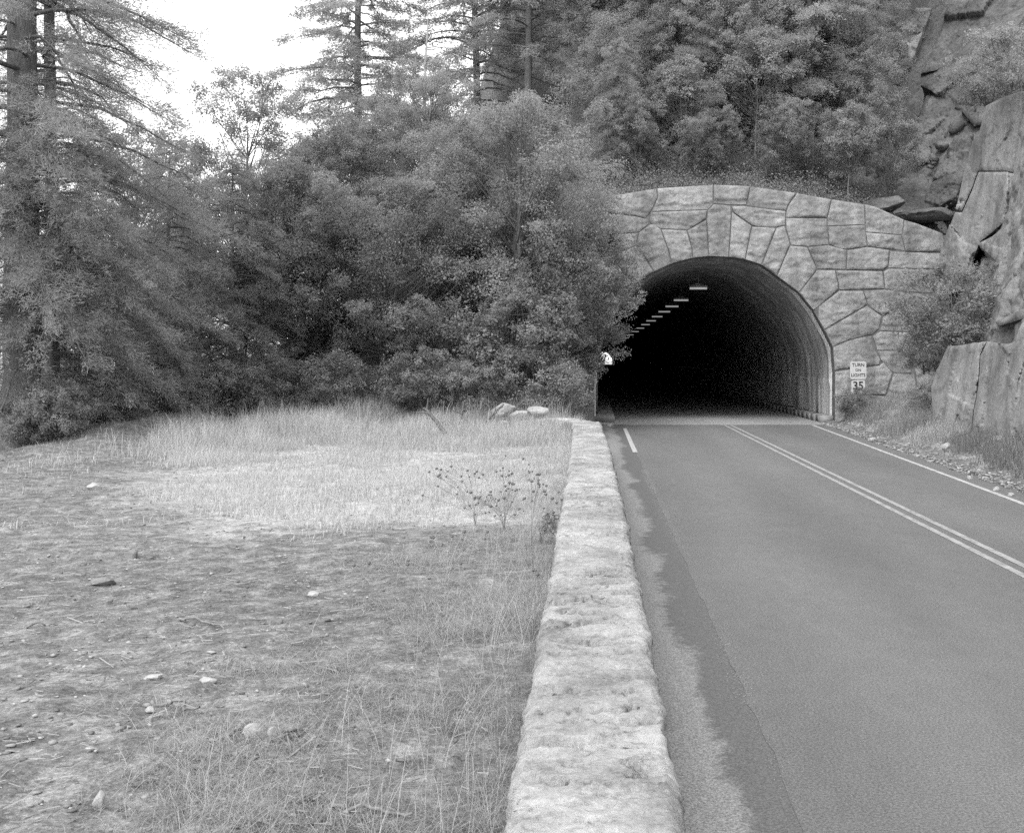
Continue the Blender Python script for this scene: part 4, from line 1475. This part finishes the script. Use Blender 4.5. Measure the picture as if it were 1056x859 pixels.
# bright dry grass over the back of the clearing
def dens_g(x, y, f):
    e = sstep(12.6, 15.5, y + f * 1.2 - .12 * np.clip(-x - 3.5, 0, 9)) * (.06 + .94 * sstep(-7.6, -4.8, x + f * 1.2 + (y - 17) * .22))
    return e * np.clip(.55 + .6 * f, .12, 1)
x, y, f = scatter(240000, -12, -.36, 12, 34, dens_g, .7, 3)
tall = sstep(-10.5, -8.5, x + f) * sstep(20, 30, y + f * 2.5) * np.clip(.75 + f * .8, .2, 1.4)
h = r_.uniform(.05, .16, len(x)) + tall * r_.uniform(.08, .62, len(x))
mb = MB()
blades(mb, x, y, z_ground(x, y) - .01, h, r_.uniform(.004, .011, len(x)), r_.uniform(.15, .8, len(x)), r_, np.clip(.5 + .35 * f + r_.normal(0, .2, len(x)), 0, 1))
tag(put('dry_grass', mb.mesh('dry_grass', M['drygrass'])), 'bright straw coloured dry grass across the back of the clearing', 'grass', kind='stuff')

# darker weeds at the back edge and on the mound
def dens_b(x, y, f):
    return sstep(28.5, 32, y + f) * sstep(-11.2, -9.2, x + f) * np.clip(.4 + f, .05, 1) + .25 * sstep(23, 27, y) * sstep(-7.5, -10.5, x + f) * np.clip(.5 + f, 0, 1)
x, y, f = scatter(60000, -13, -.6, 23, 36.5, dens_b, .6, 9)
mb = MB()
blades(mb, x, y, np.maximum(z_ground(x, y), 0) - .01, r_.uniform(.12, .75, len(x)) * np.clip(.8 + f, .3, 1.5) * (1 - .85 * sstep(-8.5, -10.3, x)), r_.uniform(.006, .016, len(x)), r_.uniform(.1, .7, len(x)), r_, np.clip(.5 + .4 * f + r_.normal(0, .25, len(x)), 0, 1), 3)
tag(put('tall_weeds', mb.mesh('tall_weeds', M['weed'])), 'greyer tall weeds along the foot of the trees', 'weeds', kind='stuff')

# fine dry weeds against the wall
def dens_w(x, y, f):
    return sstep(-2.6, -.9, x + .5 * f + .0 * y) * np.clip(.8 + .3 * f, .3, 1) * (1 - .4 * sstep(14, 20, y))
x, y, f = scatter(260000, -3.2, -.3, 3.2, 24, dens_w, 1.1, 14)
k = r_.uniform(0, 1, len(x)) < np.clip(7 / y, .2, 1)
x, y, f = x[k], y[k], f[k]
mb = MB()
nb = len(x)
hh = r_.uniform(.015, .10, nb) * np.clip(.9 + .7 * f, .4, 1.7) * (1 + .6 * sstep(-.9, -.35, x))
blades(mb, x, y, z_ground(x, y) - .01, hh, r_.uniform(.0016, .0036, nb), r_.uniform(.6, 3.2, nb), r_, np.clip(.45 + .3 * f + r_.normal(0, .28, nb), 0, 1), 3)
tag(put('wall_weeds', mb.mesh('wall_weeds', M['weed'])), 'thin tangled dry weeds along the clearing side of the wall', 'weeds', kind='stuff')

# tall wispy stems standing along the wall
n = 2200
y = 3.6 + 17 * r_.uniform(0, 1, n) ** 1.3
x = -.36 - np.abs(r_.normal(0, .5, n))
mb = MB()
blades(mb, x, y, z_ground(x, y), r_.uniform(.08, .42, n), r_.uniform(.0014, .0028, n), r_.uniform(.2, 1.1, n), r_, r_.uniform(.1, .7, n), 4)
tag(put('wispy_stems', mb.mesh('wispy_stems', M['drygrass'])), 'tall wispy dry stems standing along the clearing side of the wall', 'weeds', kind='stuff')

# sparse dry tufts, litter and pebbles on the dirt
x, y, f = scatter(24000, -9, -1.0, 3.4, 17, lambda x, y, f: np.clip(.1 + .75 * f, .03, .9), .9, 19)
mb = MB()
nb = len(x)
blades(mb, x, y, z_ground(x, y) - .005, r_.uniform(.01, .09, nb) * np.clip(.5 + f, .3, 1.7), r_.uniform(.002, .0042, nb), r_.uniform(.6, 3, nb), r_, np.clip(.5 + r_.normal(0, .3, nb), 0, 1), 2)
tag(put('sparse_grass', mb.mesh('sparse_grass', M['weed'])), 'sparse dry tufts scattered over the bare dirt', 'grass', kind='stuff')

n = 26000
x = r_.uniform(-13, -.5, n)
y = 3.3 + 24 * r_.uniform(0, 1, n) ** 1.6
a = r_.uniform(0, 3.14, n)
l = r_.uniform(.015, .09, n) * np.where(r_.uniform(0, 1, n) < .04, 3, 1)
w = r_.uniform(.0008, .0021, n) * (1 + l * 5)
z = z_ground(x, y) + .012
d = np.stack([np.cos(a), np.sin(a), r_.normal(0, .12, n)], 1) * l[:, None] / 2
s = np.stack([-np.sin(a), np.cos(a), 0 * a], 1) * w[:, None]
c = np.stack([x, y, z], 1)
up = np.array([0, 0, 1]) * w[:, None] * 1.4
V = np.stack([c - d - s, c + d - s, c + d + s, c - d + s, c - d + up, c + d + up], 1)
bq = np.arange(n)[:, None] * 6
mb = MB()
mb.add(V.reshape(-1, 3), np.concatenate([bq + np.array(q)[None] for q in ((0, 1, 5, 4), (2, 3, 4, 5))]), None, np.repeat(r_.uniform(0, 1, n), 6))
M['litter'] = leafmat('twig_litter', .04, .3, 0.0)
tag(put('twig_litter', mb.mesh('twig_litter', M['litter'])), 'small twigs and needles littered over the dirt', 'litter', kind='stuff')

# pebbles
bm = bmesh.new()
bmesh.ops.create_icosphere(bm, subdivisions=1, radius=.5)
ico = np.array([v.co[:] for v in bm.verts])
icf = np.array([[v.index for v in f.verts] for f in bm.faces])
bm.free()
def pebbles(n, xy, smin, smax, zf, name, label, mat, sink=.2):
    x, y = xy
    s = smin + (smax - smin) * r_.uniform(0, 1, n) ** 4.5
    a = r_.uniform(0, 6.28, n)
    sc = np.stack([s * r_.uniform(.8, 1.5, n), s * r_.uniform(.7, 1.2, n), s * r_.uniform(.3, .6, n)], 1)
    v = ico[None] * (1 + r_.uniform(-.5, .35, (n, len(ico), 1)))
    v = v * sc[:, None]
    ca, sa = np.cos(a)[:, None], np.sin(a)[:, None]
    vx = v[..., 0] * ca - v[..., 1] * sa
    vy = v[..., 0] * sa + v[..., 1] * ca
    V = np.stack([vx + x[:, None], vy + y[:, None], v[..., 2] + (zf(x, y) + sc[:, 2] * sink)[:, None]], -1)
    mb = MB()
    mb.add(V.reshape(-1, 3), None, (np.arange(n)[:, None, None] * len(ico) + icf).reshape(-1, 3), np.repeat(r_.uniform(0, 1, n) ** 1.5, len(ico)))
    tag(put(name, mb.mesh(name, mat)), label, 'gravel', kind='stuff')


M['pebble'] = leafmat('pebble_stone', .1, .36, 0.0)
n = 42000
xx = r_.uniform(-13, -.9, n)
yy = 3.3 + 24 * r_.uniform(0, 1, n) ** 1.7
pebbles(n, (xx, yy), .006, .042, z_ground, 'pebbles', 'pebbles and crumbs of earth scattered over the dirt', M['pebble'])
n = 6000
yy = 8 + 35 * r_.uniform(0, 1, n)
xx = road_right(yy) + np.abs(r_.normal(0, .38, n)) - .05
pebbles(n, (xx, yy), .012, .12, lambda x, y: np.maximum(0, z_ground(x, y)), 'verge_gravel', 'gravel along the foot of the cliff verge', M['pebble'])

# grass on the bank below the cliff
n = 42000
yy = r_.uniform(18, 43, n)
xx = road_right(yy) + .55 + np.abs(r_.normal(0, 1.2, n))
f = fbm(np.stack([xx, yy, 0 * xx], 1) * .8, 3, 23)
k = (f > -.45) & (r_.uniform(0, 1, n) < sstep(.5, 1.1, xx - road_right(yy) + .3 * f))
xx, yy, f = xx[k], yy[k], f[k]
nb = len(xx)
mb = MB()
blades(mb, xx, yy, z_ground(xx, yy) - .01, r_.uniform(.08, .42, nb) * np.clip(.8 + .7 * f, .3, 1.4), r_.uniform(.005, .013, nb), r_.uniform(.15, .8, nb), r_, np.clip(.5 + .5 * fbm(np.stack([xx, yy, 0 * xx], 1) * .35, 2, 4) + r_.normal(0, .2, nb), 0, 1), 3)
tag(put('bank_grass', mb.mesh('bank_grass', M['greenweed'])), 'rough grass on the bank between the road verge and the cliff', 'grass', kind='stuff')

# undergrowth on the forest slope
mb = MB()
n = 4200
xx = r_.uniform(-13, 12, n)
yy = r_.uniform(45, 75, n)
yy[900:2300] = r_.uniform(44.8, 50, 1400)
xx[900:2300] = r_.uniform(-1.5, 10.5, 1400)
yy[:900] = r_.uniform(34.5, 47, 900)
xx[:900] = r_.uniform(-15, -2.5, 900)
zz = z_hill(xx, yy)
per = 44
P = np.repeat(np.stack([xx, yy, zz], 1), per, 0)
sz = np.repeat(r_.uniform(.25, .8, n), per)
g = r_.normal(0, 1, P.shape)
g[:, 2] = np.abs(g[:, 2]) * .8
P = P + g * sz[:, None] * .6
leaves(mb, P, unit(r_.normal(0, .8, P.shape) + np.array([0, -.2, .7])), r_.uniform(.05, .12, len(P)), .5, np.clip(r_.uniform(0, 1, len(P)) * .6 + np.repeat(r_.uniform(0, .4, n), per), 0, 1), r_)
tag(put('undergrowth', mb.mesh('undergrowth', M['leafdark'])), 'leafy undergrowth covering the forest slope', 'undergrowth', kind='stuff')

# weed plants with dark round seed heads
hm_ = MB()
hm_.add(ico * .036, None, icf)
HEAD = hm_.mesh('seed_head', M['bark'])
for i, (px, py, nst, lab) in enumerate([(520, 528, 24, 'tall weed with many dark seed heads beside the wall in the grass'),
                                        (490, 522, 15, 'smaller dark headed weed at the left of the tall one'),
                                        (548, 545, 14, 'dark headed weed closest to the wall'),
                                        (460, 585, 9, 'low dark headed weed in front of the others')]):
    x, y, z = field_pt(px, py + 20)
    e = empty('seedhead_weed', (x, y, z), lab, 'weed', 'weeds with dark seed heads')
    st, heads = MB(), []
    rr = np.random.default_rng(300 + i)
    for k in range(nst):
        a = rr.uniform(0, 6.28)
        sp = rr.uniform(.1, .95)
        hh = rr.uniform(.25, .75) * (1 if nst > 10 else .6)
        t = np.linspace(0, 1, 5)[:, None]
        pts = t * np.array([math.cos(a) * sp, math.sin(a) * sp, 0]) * t + np.array([0, 0, hh]) * t
        st.tube(pts, .0019, 3)
        for b in range(rr.integers(1, 4)):
            tip = pts[-1] + np.array([rr.normal(0, .05), rr.normal(0, .05), rr.uniform(-.12, .03)]) * (b > 0)
            st.tube([pts[3], (pts[3] + tip) / 2 + np.array([0, 0, -.01]), tip], .002, 3)
            heads.append((tip, rr.uniform(.6, 1.15)))
    put('stems', st.mesh('stems', M['drygrass']), e)
    for tip, k in heads:
        h = put('seed_head', HEAD, e, tip)
        h.scale = (k, k, k * .85)


def stick(name, pts, r0, r1, lab, mat='deadwood', twigs=0, seed=0, cat='stick', group='dead sticks on the clearing'):
    pts = np.array(pts, float)
    o = pts[0].copy()
    rr = np.random.default_rng(seed)
    q = np.linspace(0, len(pts) - 1, 10)
    P = np.stack([np.interp(q, np.arange(len(pts)), pts[:, i]) for i in range(3)], 1) - o
    P[1:] += rr.normal(0, .012, (9, 3))
    mb = MB()
    mb.tube(P, np.linspace(r0, r1, 10), 6)
    for k in range(twigs):
        j = rr.integers(2, 9)
        d = rr.normal(0, 1, 3)
        d[2] = abs(d[2])
        t = np.linspace(0, 1, 4)[:, None]
        mb.tube(P[j] + unit(d) * t * rr.uniform(.1, .4), np.linspace(r1, .003, 4), 4)
    return tag(put(name, mb.mesh(name, M[mat], True), None, o), lab, cat, group)


a, b = at(438, 421, 27.0), at(459, 447, 26.6)
stick('dead_branch', [b, ((a[0] + b[0]) / 2, 26.8, (a[2] + b[2]) / 2 + .03), a], .05, .035, 'weathered dead branch leaning out of the dry grass', 'bark', 3, 1)
a, b = at(478, 415, 29.5), at(474, 442, 29.3)
stick('dead_branch', [b, a], .035, .02, 'dark upright stub in the grass left of the fallen blocks', 'bark', 5, 2)
a, b = at(500, 436, 30.0), at(519, 417, 30.3)
stick('dead_branch', [b, ((a[0] + b[0]) / 2, 30, (a[2] + b[2]) / 2), a], .03, .02, 'dark stick lying over the large fallen block', 'bark', 3, 3)
for i, (p0, p1, lab) in enumerate([((238, 762), (258, 748), 'straight stick lying against the pale rounded stone'),
                                   ((280, 768), (312, 760), 'short stick on the right of the pale rounded stone'),
                                   ((157, 726), (208, 736), 'long thin stick below the flat twin stones'),
                                   ((343, 834), (430, 846), 'long forked stick near the bottom of the clearing'),
                                   ((20, 650), (58, 646), 'stick lying at the far left of the dirt'),
                                   ((185, 640), (232, 648), 'stick across the middle of the bare dirt')]):
    x0, y0, z0 = field_pt(*p0)
    x1, y1, z1 = field_pt(*p1)
    stick('stick', [(x0, y0, z0 + .015), ((x0 + x1) / 2, (y0 + y1) / 2, gz((x0 + x1) / 2, (y0 + y1) / 2) + .03), (x1, y1, z1 + .015)], .011, .006, lab, 'palebark', 0, 20 + i)

# dark plant in front of the wall's mid length
x, y, z = field_pt(568, 560)
T['weed_clump'] = broadleaf(9, .36, .28, .02, 300, .035, .005, 5, .08, 18, 'leaf')
tree('shrub', 'weed_clump', x + .0, y, z, 1.0, 0, 'small dark weed clump growing against the clearing side of the wall', 'shrub', 'shrubs')

# ------------------------------------------------------------------ light
w = bpy.data.worlds.new('World')
scene.world = w
w.use_nodes = True
nt = w.node_tree
bg = nt.nodes['Background']
sky = N(nt, 'ShaderNodeTexSky', sky_type='NISHITA')
sky.sun_disc = False
ELEV, AZ = 52, 200        # azimuth clockwise from +Y
sky.sun_elevation = math.radians(ELEV)
sky.sun_rotation = math.radians(AZ)
sky.air_density = 1.0
sky.dust_density = 4.0
bw = N(nt, 'ShaderNodeRGBToBW')
nt.links.new(sky.outputs[0], bw.inputs[0])
# thin bright overcast over the clear sky: soft cloud sheet with faint billows
cl = noise(nt, 2.2, 5, .6, 0, (1, 1, 2.2), N(nt, 'ShaderNodeTexCoord').outputs['Generated'])
sheet = ramp(nt, cl, [(.3, .82), (.7, 1.0)])
nt.links.new(mth(nt, 'ADD', mth(nt, 'MULTIPLY', bw.outputs[0], .4), mth(nt, 'MULTIPLY', sheet, 5.6)), bg.inputs['Color'])
bg.inputs['Strength'].default_value = .13
sun = bpy.data.lights.new('sun', 'SUN')
sun.energy = .8
sun.angle = math.radians(25)
so = bpy.data.objects.new('sun', sun)
col.objects.link(so)
az, el = math.radians(AZ), math.radians(ELEV)
dirv = Vector((math.sin(az) * math.cos(el), math.cos(az) * math.cos(el), math.sin(el)))
so.rotation_euler = (-dirv).to_track_quat('-Z', 'Y').to_euler()
so.location = (0, 0, 60)

# ------------------------------------------------------------------ camera
cam = bpy.data.cameras.new('camera')
cam.sensor_fit = 'HORIZONTAL'
cam.sensor_width = 36
cam.lens = 36 * F / 1056
cam.shift_x = (528 - VX) / 1056
cam.shift_y = (VY - 429.5) / 1056
cam.clip_end = 6000
cam.clip_start = .05
co = bpy.data.objects.new('camera', cam)
col.objects.link(co)
co.location = (0, 0, CH)
co.rotation_euler = (math.pi / 2, 0, 0)
scene.camera = co
vs = scene.view_settings
vs.view_transform = 'Standard'
vs.look = 'None'
vs.gamma = 1
vs.exposure = 1.42
scene.render.engine = 'CYCLES'
scene.cycles.use_denoising = False
scene.cycles.sample_clamp_indirect = 3
scene.cycles.max_bounces = 10
scene.cycles.diffuse_bounces = 8
scene.cycles.transmission_bounces = 6
scene.cycles.glossy_bounces = 2
scene.render.resolution_x = 1024
scene.render.resolution_y = 832
print('objects', len(bpy.data.objects))
